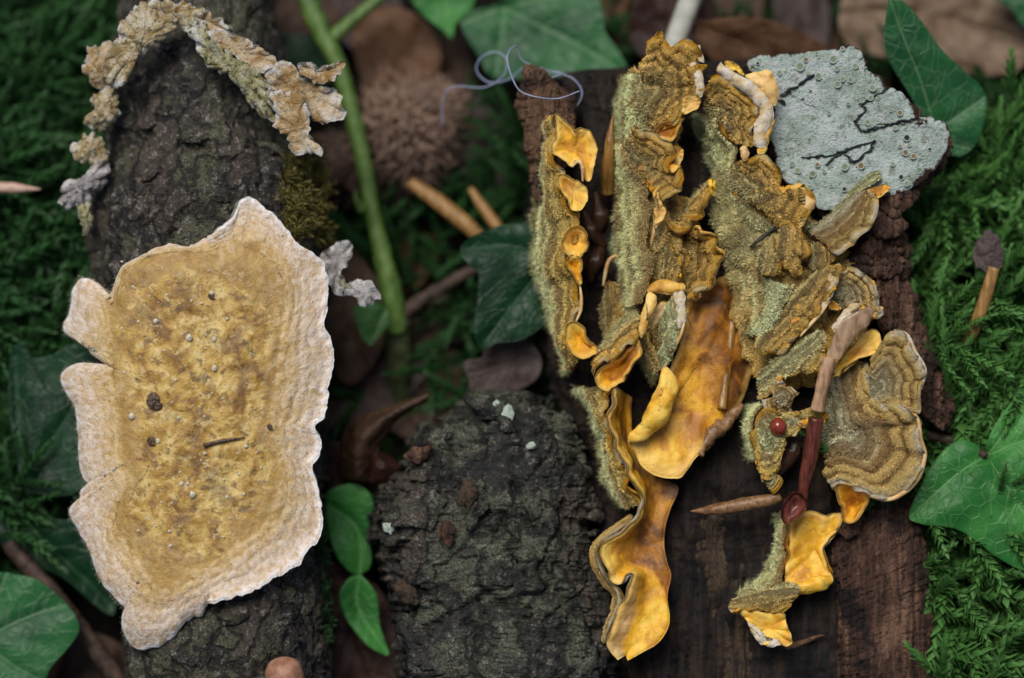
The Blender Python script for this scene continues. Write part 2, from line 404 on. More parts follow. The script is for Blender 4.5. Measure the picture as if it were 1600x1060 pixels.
def mk_ivy(name, base, light, vein, rough=.34):
    m = Mat(name)
    v = m.at('vein'); n1 = m.noise(1.2, 3, .5); n2 = m.noise(8, 3, .6)
    ve = m.t.nodes.new('ShaderNodeTexVoronoi'); ve.feature = 'DISTANCE_TO_EDGE'; m.set(ve.inputs['Vector'], m.co); ve.inputs['Scale'].default_value = 3.6
    net = m.ma('SUBTRACT', 1.0, m.sstep(ve.outputs['Distance'], .0, .07))
    col = m.mix(m.sstep(n1, .35, .68), base, light)
    col = m.mix(m.ma('MULTIPLY', net, .22), col, vein)
    col = m.mix(m.ma('MULTIPLY', v, .85), col, vein)
    col = m.mix(m.sstep(m.noise(14, 2, off=3), .70, .74), col, tuple(x * .4 for x in base))
    h = m.ma('ADD', m.ma('MULTIPLY', v, .8), m.ma('ADD', m.ma('MULTIPLY', net, .35), m.ma('MULTIPLY', n2, .7)))
    M[name] = m.out(col, m.ramp(n2, [(.3, rough), (.7, rough + .16)]), m.bump(h, .45, .0005), .28, trans=light)
mk_ivy('ivy_mid', (.012, .075, .026), (.026, .135, .040), (.15, .27, .13))
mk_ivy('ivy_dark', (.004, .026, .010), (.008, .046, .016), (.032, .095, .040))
mk_ivy('ivy_bright', (.022, .140, .026), (.055, .245, .045), (.15, .36, .12), .32)
mk_ivy('ivy_young', (.030, .10, .022), (.050, .15, .035), (.16, .26, .12), .5)

def mk_dead(name, a, b, v, rough=.5):
    m = Mat(name); n1 = m.noise(2.2, 5, .6, .5); n2 = m.noise(16, 4, .6)
    col = m.mix(m.sstep(n1, .35, .65), a, b)
    col = m.mix(m.ma('MULTIPLY', m.at('vein'), .6), col, v)
    col = m.mix(m.sstep(n2, .60, .72), col, tuple(x * .45 for x in a))
    M[name] = m.out(col, rough, m.bump(m.ma('ADD', n2, m.ma('MULTIPLY', m.at('vein'), 1.2)), .6, .0006), .35, trans=b)
mk_dead('dead_brown', (0.0372, 0.0186, 0.0099), (0.0806, 0.0434, 0.0236), (0.1302, 0.0806, 0.0496))
mk_dead('dead_red', (0.0248, 0.0087, 0.0062), (0.0527, 0.0198, 0.0124), (0.0744, 0.0372, 0.0248), .35)
mk_dead('dead_grey', (0.0527, 0.0360, 0.0322), (0.0930, 0.0651, 0.0589), (0.1240, 0.0930, 0.0806))
mk_dead('dead_tan', (0.1600, 0.1000, 0.0600), (0.2720, 0.1880, 0.1240), (0.3360, 0.2400, 0.1680))
mk_dead('dead_orange', (0.0806, 0.0360, 0.0155), (0.1488, 0.0713, 0.0310), (0.1860, 0.1054, 0.0558))

def mk_plain(name, a, b, scale, rough=.5, spec=.4, stretch=None, bump=.4, sss=0):
    m = Mat(name); n = m.noise(scale, 4, .6, .3, stretch=stretch)
    M[name] = m.out(m.mix(m.sstep(n, .35, .65), a, b), rough, m.bump(n, bump, .0006), spec, sss=sss)
mk_plain('stem_green', (.050, .105, .018), (.10, .17, .035), 5, .5, .35, (2, .6, 1))
mk_plain('stem_olive', (.028, .040, .012), (.060, .070, .025), 6, .6)
mk_plain('stem_brown', (.022, .012, .008), (.070, .042, .028), 6, .7)
mk_plain('straw', (.22, .115, .030), (.38, .215, .075), 5, .45, .4, (3, .4, 1))
mk_plain('straw_pale', (.30, .30, .25), (.42, .42, .36), 4, .6)
mk_plain('straw_pink', (.42, .26, .19), (.55, .38, .29), 6, .5)
mk_plain('amber', (.16, .075, .012), (.32, .165, .035), 4, .35, .5, (3, .4, 1))
mk_plain('bud_red', (.060, .012, .008), (.15, .038, .020), 6, .28, .5, (3, .5, 1), .25)
mk_plain('bud_tan', (.13, .06, .022), (.27, .15, .065), 9, .4, .4)
mk_plain('bud_paper', (.20, .115, .05), (.38, .25, .15), 5, .28, .5, (2, .7, 1), .3)
mk_plain('stalk_tan', (.27, .14, .065), (.46, .29, .17), 8, .4, .4, (3, .4, 1))
mk_plain('bud_dark', (.030, .013, .007), (.075, .033, .015), 7, .3, .5, (3, .5, 1))
mk_plain('bead', (.16, .018, .010), (.26, .045, .022), 4, .12, .6, None, .1)
mk_plain('husk', (.12, .07, .045), (.32, .215, .16), 8, .8)
mk_plain('husk_dark', (.030, .018, .013), (.085, .050, .036), 8, .8)
mk_plain('thread', (.20, .23, .36), (.32, .35, .48), 4, .5)
mk_plain('pink_cap', (.27, .125, .075), (.40, .21, .14), 9, .5, .4, None, .3, .15)
mk_plain('grain', (.50, .45, .32), (.66, .62, .50), 20, .7)
mk_plain('crumb_dark', (.025, .017, .012), (.16, .095, .055), 14, .8)
mk_plain('black_bit', (.006, .006, .007), (.02, .02, .022), 10, .4)

def mk_moss(name, a, b, tip):
    m = Mat(name); t = m.at('t'); n = m.noise(1.2, 3, .6)
    col = m.mix(m.sstep(n, .35, .65), a, b); col = m.mix(m.ma('MULTIPLY', t, .85), col, tip)
    M[name] = m.out(col, .5, None, .35, trans=tip)
mk_moss('moss_green', (.004, .020, .005), (.010, .042, .009), (.050, .150, .042))
mk_moss('moss_bright', (.005, .026, .005), (.013, .060, .010), (.150, .36, .085))
mk_moss('moss_gold', (.050, .048, .010), (.10, .090, .020), (.26, .22, .06))

# ------------------------------------------------------------------ builders: shells, tubes, logs, leaves
def fuzz_on(parent, P, Nn, T, tone, dens, length, seed, toward=None):
    """short hairs on the mid-surface grid P (px) with normals Nn"""
    r = np.random.RandomState(seed)
    a = np.linalg.norm(np.cross(P[1:, :-1] - P[:-1, :-1], P[:-1, 1:] - P[:-1, :-1]), axis=-1)
    n = int(min(a.sum() * dens, 26000))
    if n < 10: return
    p = (a / a.sum()).ravel(); idx = r.choice(len(p), n, p=p)
    i, j = np.unravel_index(idx, a.shape)
    x, y = r.rand(n, 1), r.rand(n, 1)
    def pick(A):
        return A[i, j] * (1 - x) * (1 - y) + A[i + 1, j] * x * (1 - y) + A[i, j + 1] * (1 - x) * y + A[i + 1, j + 1] * x * y
    q = pick(P); nn = pick(Nn); tt = pick(T[..., None])[:, 0]; tn = pick(tone[..., None])[:, 0]
    rimdir = P[i + 1, j] - P[i, j]; rimdir /= np.linalg.norm(rimdir, axis=1, keepdims=True) + 1e-6
    clump = fbm(q, 22, 2, seed=seed)[:, None]
    dirv = nn * .75 + rimdir * .45 + r.normal(size=(n, 3)) * .38 + np.roll(rimdir, 1, 1) * clump * .6
    dirv /= np.linalg.norm(dirv, axis=1, keepdims=True)
    ok_ = tt < .88
    q, nn, tt, tn, rimdir, clump, dirv = q[ok_], nn[ok_], tt[ok_], tn[ok_], rimdir[ok_], clump[ok_], dirv[ok_]; n = len(q)
    L = .58 * length * (.5 + r.rand(n, 1)) * (1.15 - .75 * np.clip(tt[:, None], 0, 1)) * (.75 + .6 * np.clip(clump + .4, 0, 1))
    side = np.cross(dirv, r.normal(size=(n, 3))); side /= np.linalg.norm(side, axis=1, keepdims=True) + 1e-6
    wd = .6
    bend = r.normal(size=(n, 3)) * .25
    v0 = q - side * wd; v1 = q + side * wd; mid = q + dirv * L * .55
    v2 = mid + side * wd * .6; v3 = mid - side * wd * .6; v4 = q + (dirv + bend) * L
    V = np.stack([v0, v1, v2, v3, v4], 1).reshape(-1, 3); k = np.arange(n)[:, None] * 5
    rep = lambda z: np.repeat(z, 5)
    o = mesh_obj('fuzz', W(V), [k + [0, 1, 2, 3], k + [3, 2, 4]], M['fuzz'], parent,
                 {'t': np.clip(rep(tt), 0, .93), 'tone': rep(tn), 'rim': rep(tn) * 0}, smooth=False, kind='stuff')
    return o

SEED = [100]
def shell(name, P, T, parent, front, back, th=8, per=False, cap=False, tone=1.0, back_tone=2.0,
          amp=3.0, lam=34.0, fuzz=0.0, flen=7.0, roundpx=9.0, svals=None, extra=None, stiff=None, octs=3, bands=0.0, nband=5.0, wave=0.0, wlam=44.0, rimpx=8.0, freew=None):
    """closed sheet with thickness. P (nr,nt,3) px mid-surface, T (nr,nt) 0 base .. 1 rim. front faces +d."""
    SEED[0] += 1; sd = SEED[0]
    nr, ntt = P.shape[:2]
    N = grid_normals(P, per)
    if N[..., 2].mean() < 0: N = -N; flip = True
    else: flip = False
    disp = fbm(P, lam, octs, seed=sd) * amp
    if stiff is not None: disp = disp * stiff
    if wave:
        arc = np.r_[0, np.cumsum(np.linalg.norm(np.diff(P[-1], axis=0), axis=1))]; tot = arc[-1] + 1e-6
        k_ = max(2, round(tot / wlam)); ph_ = 2 * math.pi * k_ * arc / tot
        ph_ = ph_ + 1.3 * np.sin(2 * math.pi * arc / tot * 2 + sd)
        disp = disp + (wave * (np.sin(ph_) + .4 * np.sin(2 * ph_ + sd)))[None] * np.clip(T, 0, 1) ** 2.2
    if bands: disp = disp + bands * np.sin(2 * math.pi * nband * (T + .05 * fbm(P, 50, 2, seed=sd + 9))) * np.clip((1 - T) * 6, 0, 1)
    P = P + N * disp[..., None]
    N2 = grid_normals(P, per); N = -N2 if flip else N2
    # distance to open border in px for rounded edges
    def edge_len(a, axis):
        l = np.linalg.norm(np.diff(a, axis=axis), axis=-1)
        return l
    lr = edge_len(P, 0); cr = np.vstack([np.zeros((1, ntt)), np.cumsum(lr, 0)])
    e = cr[-1][None] - cr
    if not cap: e = np.minimum(e, cr)
    if not per:
        lt = edge_len(P, 1); ct = np.hstack([np.zeros((nr, 1)), np.cumsum(lt, 1)])
        e = np.minimum(e, np.minimum(ct, ct[:, -1:] - ct))
    x = np.clip(e / roundpx, 0, 1); prof = np.sqrt(np.clip(1 - (1 - x) ** 2, 0, 1)) * .94 + .06
    thk = th * prof * (1 + .25 * fbm(P, 40, 2, seed=sd + 50))
    A = P + N * (thk / 2)[..., None]; B = P - N * (thk / 2)[..., None]
    V = np.vstack([A.reshape(-1, 3), B.reshape(-1, 3)]); n = nr * ntt
    rd_ = e if cap else cr[-1][None] - cr
    fw_ = 1.0 if freew is None else freew
    rimv = np.clip(1.35 - rd_ / rimpx, 0, 1) * fw_ * (1 if T.max() > .8 else 0)
    tonev = np.clip(tone(P, T), 0, 3) if callable(tone) else np.full((nr, ntt), float(tone))
    F = [grid_faces(nr, ntt, per), grid_faces(nr, ntt, per, n, True)]
    mi = [np.zeros(len(F[0])), np.ones(len(F[1]))]
    def stitch(idx, rev=False, closed=False):
        a = np.asarray(idx); b = np.roll(a, -1) if closed else a[1:]
        a = a if closed else a[:-1]
        q = np.stack([a, b, b + n, a + n], 1)
        if rev: q = q[:, ::-1]
        F.append(q); mi.append(np.zeros(len(q)))
    last = (nr - 1) * ntt + np.arange(ntt)
    stitch(last, True, per)
    tA = T.ravel(); tB = T.ravel()
    if cap:
        V = np.vstack([V, A[0].mean(0), B[0].mean(0)])
        a = np.arange(ntt); b = np.roll(a, -1)
        F.append(np.stack([b, a, np.full(ntt, 2 * n)], 1)); mi.append(np.zeros(ntt))
        F.append(np.stack([a + n, b + n, np.full(ntt, 2 * n + 1)], 1)); mi.append(np.ones(ntt))
    else:
        stitch(np.arange(ntt), False, per)
        if not per:
            stitch(np.arange(nr) * ntt, True); stitch(np.arange(nr) * ntt + ntt - 1, False)
    bt = np.full(n, float(back_tone))
    at = {'t': np.r_[tA, tB, ([tA[0], tA[0]] if cap else [])], 'tone': np.r_[tonev.ravel(), bt, ([tonev[0, 0], back_tone] if cap else [])]}
    if svals is not None:
        at['s'] = np.r_[svals.ravel(), svals.ravel(), ([0, 0] if cap else [])]
    extra = dict(extra or {}); extra['rim'] = rimv
    if extra:
        for k, a in extra.items(): at[k] = np.r_[a.ravel(), a.ravel(), ([a[0, 0]] * 2 if cap else [])]
    o = mesh_obj(name, W(V), F, [M[front], M[back]], parent, at, np.concatenate(mi))
    if fuzz: fuzz_on(o, A, N, np.where(rimv > .25, 1.0, np.minimum(T, .87)), tonev, fuzz, flen, sd)
    return o

def disc(name, parent, outline, centre, d0=0.0, dr=0.0, front='hym', back='hair', p=1.6, grad=(0, 0), tdir=None, tmix=.65,
         ruffle=0.0, nruf=9, res=3.2, jag=0.0, sharp=False, fan=False, **kw):
    """lobe seen face on: outline of (u,v) or (u,v,d) px round centre; d0 centre height, dr rim height"""
    o = np.array([(q[0], q[1], q[2] if len(q) > 2 else dr) for q in outline], float)
    per = np.linalg.norm(np.roll(o, -1, 0) - o, axis=1).sum()
    ntt = int(np.clip(per / res, 40, 260)); C = linsample(o, ntt) if sharp else catmull(o, ntt, True)
    c = np.array([centre[0], centre[1]], float)
    if jag: C[:, :2] += (C[:, :2] - c) / (np.linalg.norm(C[:, :2] - c, axis=1, keepdims=True) + 1e-6) * (jag * fbm(np.concatenate([C[:, :2], C[:, :1] * 0], 1), 13, 3, .6, seed=SEED[0]))[:, None]
    C = star(C, c)
    R = np.linalg.norm(C[:, :2] - c, axis=1)
    nr = int(np.clip(R.max() / res, 8, 80))
    rho = np.linspace(.03, 1, nr)[:, None]
    th = np.linspace(0, 2 * math.pi, ntt, endpoint=False)[None]
    uv = c + (C[None, :, :2] - c) * rho[..., None]
    d = d0 + (C[None, :, 2] - d0) * rho ** p
    if ruffle: d = d + ruffle * rho ** 3 * np.sin(nruf * th + 2.0 * np.sin(2 * th + SEED[0]))
    d = d + grad[0] * (uv[..., 0] - c[0]) + grad[1] * (uv[..., 1] - c[1])
    P = np.concatenate([uv, d[..., None]], -1)
    T = np.repeat(rho, ntt, 1); wgt = None
    if tdir is not None and fan:
        a = math.radians(tdir); dv = (C[:, :2] - c) / (np.linalg.norm(C[:, :2] - c, axis=1, keepdims=True) + 1e-6)
        wd_ = np.clip((dv[:, 0] * math.cos(a) + dv[:, 1] * math.sin(a) + .45) / .6, 0, 1)[None]
        T = rho * wd_; wgt = np.repeat(wd_, nr, 0)
    elif tdir is not None:
        a = math.radians(tdir); pr = (uv[..., 0] - c[0]) * math.cos(a) + (uv[..., 1] - c[1]) * math.sin(a)
        lo, hi = pr.min(), pr.max(); pr = (pr - lo) / (hi - lo)
        wgt = np.clip((pr - .25) / .4, 0, 1)            # rim bands only on the free side
        T = pr * tmix + T * (1 - tmix) * wgt
        T = T / max(T.max(), 1e-6)
    return shell(name, P, T, parent, front, back, per=True, cap=True, freew=wgt, **kw)

def sheet(name, parent, rows, front='hair', back='hym', res=3.2, t0=0.0, t1=1.0, **kw):
    """rows: base .. rim, each a list of (u,v,d)"""
    L = max(np.linalg.norm(np.diff(np.array(r, float), axis=0), axis=1).sum() for r in rows)
    ntt = int(np.clip(L / res, 16, 260)); R = np.stack([catmull(r, ntt) for r in rows])
    wd = np.linalg.norm(np.diff(R, axis=0), axis=-1).sum(0).max(); nr = int(np.clip(wd / res, 7, 90))
    if len(rows) == 2:
        x = np.linspace(0, 1, nr)[:, None, None]; P = R[0] * (1 - x) + R[1] * x
    else:
        P = np.stack([catmull(R[:, j], nr) for j in range(ntt)], 1)
    T = np.repeat(np.linspace(t0, t1, nr)[:, None], ntt, 1)
    return shell(name, P, T, parent, front, back, **kw)

def tube(name, pts, rad, mat, parent=None, sides=12, n=40, flat=1.0, rough=0.0, seed=0):
    C = catmull(np.array([p[:3] for p in pts], float), n)
    rr = np.interp(np.linspace(0, 1, n), np.linspace(0, 1, len(rad)), rad)
    T = np.gradient(C, axis=0); T /= np.linalg.norm(T, axis=1, keepdims=True) + 1e-9
    ref = np.array([0, 0, 1.0]); A = np.cross(T, ref); A /= np.linalg.norm(A, axis=1, keepdims=True) + 1e-9
    B = np.cross(T, A); ph = np.linspace(0, 2 * math.pi, sides, endpoint=False)
    P = C[:, None] + rr[:, None, None] * (A[:, None] * np.cos(ph)[None, :, None] + B[:, None] * np.sin(ph)[None, :, None] * flat)
    if rough: P = P + (P - C[:, None]) * (rough * fbm(P, 18, 3, seed=seed))[..., None]
    V = np.vstack([P.reshape(-1, 3), C[0], C[-1]]); nv = n * sides
    a = np.arange(sides); b = (a + 1) % sides; e = (n - 1) * sides
    F = [grid_faces(n, sides, True), np.stack([b, a, np.full(sides, nv)], 1), np.stack([a + e, b + e, np.full(sides, nv + 1)], 1)]
    return mesh_obj(name, W(V), F, M[mat] if isinstance(mat, str) else mat, parent)

def loft(name, Lp, Rp, dtop, rd, mat, parent=None, expo=2.0, nv=200, na=140, disp=None, amp=6, seed=0, ridge=0.0, rlam=(14, 160, 30), jag=0.0, origin=None, capround=.12):
    """solid log / slab between a left and a right outline (u,v), top height dtop(s), depth radius rd(s)"""
    L = catmull(Lp, nv); R = catmull(Rp, nv); s = np.linspace(0, 1, nv)
    dt = np.interp(s, np.linspace(0, 1, len(dtop)), dtop); dd = np.interp(s, np.linspace(0, 1, len(rd)), rd)
    if jag:
        j = lambda k: fbm(np.stack([s * 900, s * 0 + k * 50, s * 0], 1), 26, 4, .6, seed=seed + k) * jag
        L[:, 0] += j(1); R[:, 0] += j(2)
    c = (L + R) / 2; h = (R - L) / 2
    ph = np.linspace(0, 2 * math.pi, na, endpoint=False)
    cx = np.sign(np.cos(ph)) * np.abs(np.cos(ph)) ** (2 / expo); sx = np.sign(np.sin(ph)) * np.abs(np.sin(ph)) ** (2 / expo)
    P = np.zeros((nv, na, 3))
    P[..., :2] = c[:, None] + h[:, None] * cx[None, :, None]
    P[..., 2] = (dt - dd)[:, None] + dd[:, None] * sx[None]
    N = grid_normals(P, True)
    mid = np.concatenate([c, (dt - dd)[:, None]], 1)
    if ((P - mid[:, None]) * N).sum(-1).mean() < 0: N = -N
    D = amp * fbm(P, 55, 5, .55, seed=seed)
    if ridge: D = D + ridge * fbm(P, rlam, 4, .55, seed=seed + 7, ridged=True)
    if disp is not None: D = D + disp(P)
    Pd = P + N * D[..., None]
    # close both ends with shrinking rings
    def endrings(row, m, sign):
        dirv = np.array([0, sign, 0.0]); out = []
        for k, f in enumerate((.93, .75, .5, .25)):
            q = m + (row - m) * f + dirv * (1 - f) * capround * 60
            q = q + dirv * (fbm(q, 16, 3, seed=seed + 3)[:, None] * amp * .5)
            out.append(q)
        return out
    top = endrings(Pd[0], Pd[0].mean(0), -1)[::-1]; bot = endrings(Pd[-1], Pd[-1].mean(0), 1)
    G = np.concatenate([np.stack(top), Pd, np.stack(bot)]); n = len(G)
    V = np.vstack([G.reshape(-1, 3), G[0].mean(0), G[-1].mean(0)])
    a = np.arange(na); b = (a + 1) % na; e = (n - 1) * na
    F = [grid_faces(n, na, True), np.stack([b, a, np.full(na, n * na)], 1), np.stack([a + e, b + e, np.full(na, n * na + 1)], 1)]
    return mesh_obj(name, W(V), F, M[mat], parent, origin=origin)

def seg_dist(P, poly):
    d = np.full(P.shape[:-1], 1e9)
    for a, b in zip(poly[:-1], poly[1:]):
        a = np.array(a[:2], float); b = np.array(b[:2], float); ab = b - a
        x = np.clip(((P - a) @ ab) / (ab @ ab + 1e-9), 0, 1)
        d = np.minimum(d, np.linalg.norm(P - (a + x[..., None] * ab), axis=-1))
    return d

def leaf(name, outline, centre, d0, mat, veins=(), grad=(0, 0), fold=0.0, curl=0.0, parent=None, label=None, cat='leaf', group=None,
         side=0.3, vw=2.2, amp=5, th=3.0, seed=0, curve=0.0):
    """leaf blade; veins = list of polylines px, each also grows side veins"""
    o = np.array([q[:2] for q in outline], float); per = np.linalg.norm(np.roll(o, -1, 0) - o, axis=1).sum()
    ntt = int(np.clip(per / 3.0, 60, 280)); C = catmull(o, ntt, True); c = np.array(centre, float)
    R = np.linalg.norm(C - c, axis=1); nr = int(np.clip(R.max() / 2.6, 14, 90)); rho = np.linspace(.02, 1, nr)[:, None, None]
    uv = c + (C[None] - c) * rho
    v = np.zeros(uv.shape[:2]); d = np.full(uv.shape[:2], float(d0))
    r = np.random.RandomState(seed + 5)
    for k, pl in enumerate(veins):
        pl = catmull(pl, 14) if len(pl) > 2 else np.array([np.array(pl[0]) * (1 - x) + np.array(pl[1]) * x for x in np.linspace(0, 1, 14)])
        dist = seg_dist(uv, pl); v = np.maximum(v, np.clip(1.15 - dist / vw, 0, 1))
        d -= fold * 14 * np.exp(-(dist / 12) ** 2)
        L = np.linalg.norm(pl[-1] - pl[0])
        for j in range(2, 12, 2):
            tdir = pl[j + 1] - pl[j]; tdir /= np.linalg.norm(tdir) + 1e-9
            for sg in (-1, 1):
                a = math.radians(r.uniform(38, 58)) * sg
                dv = np.array([tdir[0] * math.cos(a) - tdir[1] * math.sin(a), tdir[0] * math.sin(a) + tdir[1] * math.cos(a)])
                e1 = pl[j] + dv * L * side * .5; e2 = e1 + (dv * .8 + tdir * .5) * L * side * .5
                dd = seg_dist(uv, [pl[j], e1, e2]); v = np.maximum(v, np.clip(.75 - dd / (vw * .62), 0, .6))
    d += grad[0] * (uv[..., 0] - c[0]) + grad[1] * (uv[..., 1] - c[1]) + curl * rho[..., 0] ** 2.5
    q = (uv - c)
    d += curve * ((q[..., 0] ** 2 + q[..., 1] ** 2) / 1e4) * 10
    P = np.concatenate([uv, d[..., None]], -1)
    ob = shell(name, P, np.repeat(rho[..., 0], ntt, 1), parent, mat, mat, th=th, per=True, cap=True, amp=amp, lam=60, roundpx=4, extra={'vein': v}, octs=2)
    if label: tag(ob, label, cat, group)
    return ob

def zoom(ox, oy, k):
    return lambda pts, d=0.0: [(ox + q[0] / k, oy + q[1] / k, q[2] if len(q) > 2 else d) for q in pts]
ZA, ZB, ZC = zoom(800, 20, 3.311), zoom(820, 320, 3.311), zoom(880, 560, 2.12)
ZD, ZE, ZF = zoom(1080, 40, 2.79), zoom(1080, 400, 2.524), zoom(1060, 700, 2.945)
ZG, ZH, ZI, ZJ = zoom(940, 30, 6.625), zoom(940, 180, 6.625), zoom(940, 330, 6.625), zoom(1090, 80, 6.625)
ZK, ZL, ZM, ZN = zoom(1120, 230, 5.3), zoom(1120, 380, 5.3), zoom(1160, 540, 5.3), zoom(820, 150, 5.889)
Z1, Z2, Z3, Z5, Z6 = zoom(0, 0, 2.523), zoom(0, 300, 2.523), zoom(0, 660, 2.65), zoom(420, 340, 2.523), zoom(480, 640, 2.524)
Z4 = zoom(420, 0, 2.523)
def at_px(u, v, d): return W(np.array([[u, v, d]], float))[0]

# ------------------------------------------------------------------ ground
def build_ground():
    g = np.linspace(-1, 1, 261); ax = np.sign(g) * (np.abs(g) * .16 + np.abs(g) ** 6 * 8)
    X, Y = np.meshgrid(ax, ax); R = np.hypot(X, Y)
    P = np.stack([X, Y, X * 0], -1)
    Z = fbm(P, .05, 4, seed=2) * .0035 + fbm(P, .9, 2, seed=4) * .06 * np.clip(R - .3, 0, 1)
    P[..., 2] = Z
    o = mesh_obj('ground', P.reshape(-1, 3), [grid_faces(261, 261, False)], M['soil'], origin=np.zeros(3))
    tag(o, kind='structure')
build_ground()
# ------------------------------------------------------------------ the thin fallen branch on the left
BL = [(198, -60), (182, 40), (168, 150), (150, 250), (143, 330), (150, 480), (165, 620), (180, 780), (192, 920), (200, 1110)]
BR = [(415, -60), (432, 40), (455, 150), (482, 250), (494, 330), (498, 480), (504, 640), (507, 800), (510, 950), (514, 1110)]
BD = [-190, -130, -75, -42, -20, -12, -6, -2, 0, 0]
branch = empty('fallen_branch', at_px(352, 1000, -330))
tag(branch, 'rough dark bark covered branch lying beside the moss under the large pale fungus', 'branch')
def branch_disp(P):
    v = P[..., 1]; u = P[..., 0]
    k = -16 * np.exp(-((v - 205 + .15 * (u - 300)) / 55) ** 2) + 9 * np.exp(-((v - 305 + .35 * (u - 300)) / 26) ** 2)
    hc, ed = plates(np.stack([u, v], -1), (55, 80), 41)
    k = k + 5 * hc - 6 * ed
    return k + 3.0 * fbm(P, (26, 60, 30), 3, .6, seed=33, ridged=True)
loft('bark', BL, BR, BD, [(b[0] - a[0]) / 2 for a, b in zip(BL, BR)], 'branch_bark', branch, nv=420, na=260, amp=4.5, seed=3, disp=branch_disp)
def branch_d(u, v):
    """height of the branch's upper surface at a pixel"""
    vs = [q[1] for q in BL]
    l = np.interp(v, vs, [q[0] for q in BL]); r = np.interp(v, vs, [q[0] for q in BR])
    t = np.interp(v, np.linspace(-60, 1110, len(BD)), BD)
    c, h = (l + r) / 2, (r - l) / 2
    x = np.clip(np.abs(u - c) / h, 0, .995)
    return t - h + h * np.sqrt(1 - x * x)
# torn flakes of bark
def flake(parent, mat, u, v, d, a, b, rot, seed, th=9, back=None, amp=4):
    r = np.random.RandomState(seed); k = 8; o = []
    for i in range(k):
        ph = 2 * math.pi * i / k; f = r.uniform(.55, 1.25); x, y = math.cos(ph) * a * f, math.sin(ph) * b * f
        cr, sr = math.cos(math.radians(rot)), math.sin(math.radians(rot))
        o.append((u + x * cr - y * sr, v + x * sr + y * cr, d - 7 + r.uniform(-4, 6)))
    return disc('bark_flake', parent, o, (u, v), d, d, mat, back or mat, th=th, amp=amp * .5, lam=14, res=2.4, roundpx=3, sharp=True, jag=3)
for k, (u, v, a, b, rot) in enumerate([(200, 300, 26, 16, -40), (240, 270, 22, 10, -35), (335, 310, 30, 16, -20), (390, 268, 24, 12, 25), (262, 335, 34, 9, -48),
                                       (420, 235, 20, 12, 10), (300, 215, 26, 14, 0), (230, 190, 20, 12, -20), (370, 960, 32, 14, -15), (440, 930, 26, 12, 5), (300, 1030, 36, 14, 10), (455, 1000, 16, 26, 0)]):
    flake(branch, 'branch_bark', u, v, float(branch_d(u, v)) + 5, a, b, rot, 40 + k, th=6, amp=5)

# ------------------------------------------------------------------ the rotten wood on the right
log = empty('rotten_log', at_px(1170, 700, ground_d(700)))
tag(log, 'split rotten log of dark and reddish wood carrying the yellow fungus rows', 'log')
loft('heartwood', [(910, 118), (898, 180), (872, 260), (852, 360), (862, 480), (890, 600), (928, 720), (950, 860), (955, 960), (940, 1110)],
     [(1225, 112), (1300, 150), (1375, 250), (1372, 360), (1388, 450), (1412, 560), (1432, 640), (1425, 720), (1435, 850), (1447, 960), (1460, 1110)],
     [-150, -145, -140, -140, -135, -130, -120, -112, -105, -100], [150] * 4 + [140] * 6, 'wood_dark', log, expo=3.2, nv=420, na=260, amp=9, ridge=20, rlam=(26, 330, 40), seed=12)
def slab(L, R, dt, rd, mat, seed, jag=5, expo=2.6, ridge=6, nv=240):
    return loft('wood_slab', L, R, dt, rd, mat, log, expo=expo, nv=nv, na=120, amp=4, ridge=ridge, rlam=(11, 190, 26), seed=seed, jag=jag)
slab([(1300, 832), (1292, 870), (1305, 930), (1306, 1000), (1312, 1110)], [(1412, 700), (1428, 780), (1440, 860), (1452, 960), (1468, 1110)], [-85, -62, -55, -50, -48], [60, 75, 80, 80, 80], 'wood_red', 21)
slab([(1318, 330), (1345, 400), (1372, 470), (1402, 550), (1432, 610), (1452, 655)], [(1395, 318), (1408, 400), (1424, 480), (1448, 552), (1476, 622), (1470, 668)], [-70, -66, -66, -70, -76, -84], [60, 60, 55, 50, 40, 25], 'wood_red', 22, jag=7, ridge=8)
slab([(1072, 770), (1086, 850), (1104, 920), (1120, 1000), (1132, 1110)], [(1104, 745), (1134, 830), (1156, 910), (1172, 1000), (1186, 1110)], [-118, -100, -92, -88, -85], [30, 34, 36, 36, 36], 'wood_brown', 23)
slab([(1180, 900), (1196, 960), (1206, 1020), (1216, 1110)], [(1212, 880), (1236, 950), (1262, 1020), (1280, 1110)], [-112, -100, -96, -92], [26, 30, 32, 32], 'wood_dark', 24)
slab([(960, 1010), (980, 1040), (1000, 1110)], [(1060, 830), (1082, 940), (1100, 1110)], [-112, -100, -95], [30, 34, 36], 'wood_dark', 25, nv=160)
slab([(824, 108), (817, 165), (828, 230), (840, 300), (852, 360)], [(842, 112), (872, 150), (874, 200), (868, 270), (872, 360)], [-95, -90, -92, -98, -110], [22, 30, 34, 36, 40], 'wood_tan', 26, jag=4, ridge=5)
slab([(874, 140), (866, 190), (862, 260)], [(892, 140), (894, 190), (888, 260)], [-112, -108, -112], [18, 22, 26], 'wood_tan', 27, jag=4, nv=120)
# crumbly lumps of red rot below the lichen
for k, (u, v, a, b, d) in enumerate([(1398, 318, 30, 22, -52), (1372, 352, 26, 18, -50), (1345, 408, 24, 34, -52), (1398, 352, 20, 20, -60), (1420, 300, 22, 14, -64), (1385, 420, 14, 36, -56), (1452, 640, 12, 22, -70), (1330, 820, 22, 18, -50)]):
    flake(log, 'wood_red', u, v, d, a, b, 15 * k, 80 + k, th=13, amp=12)

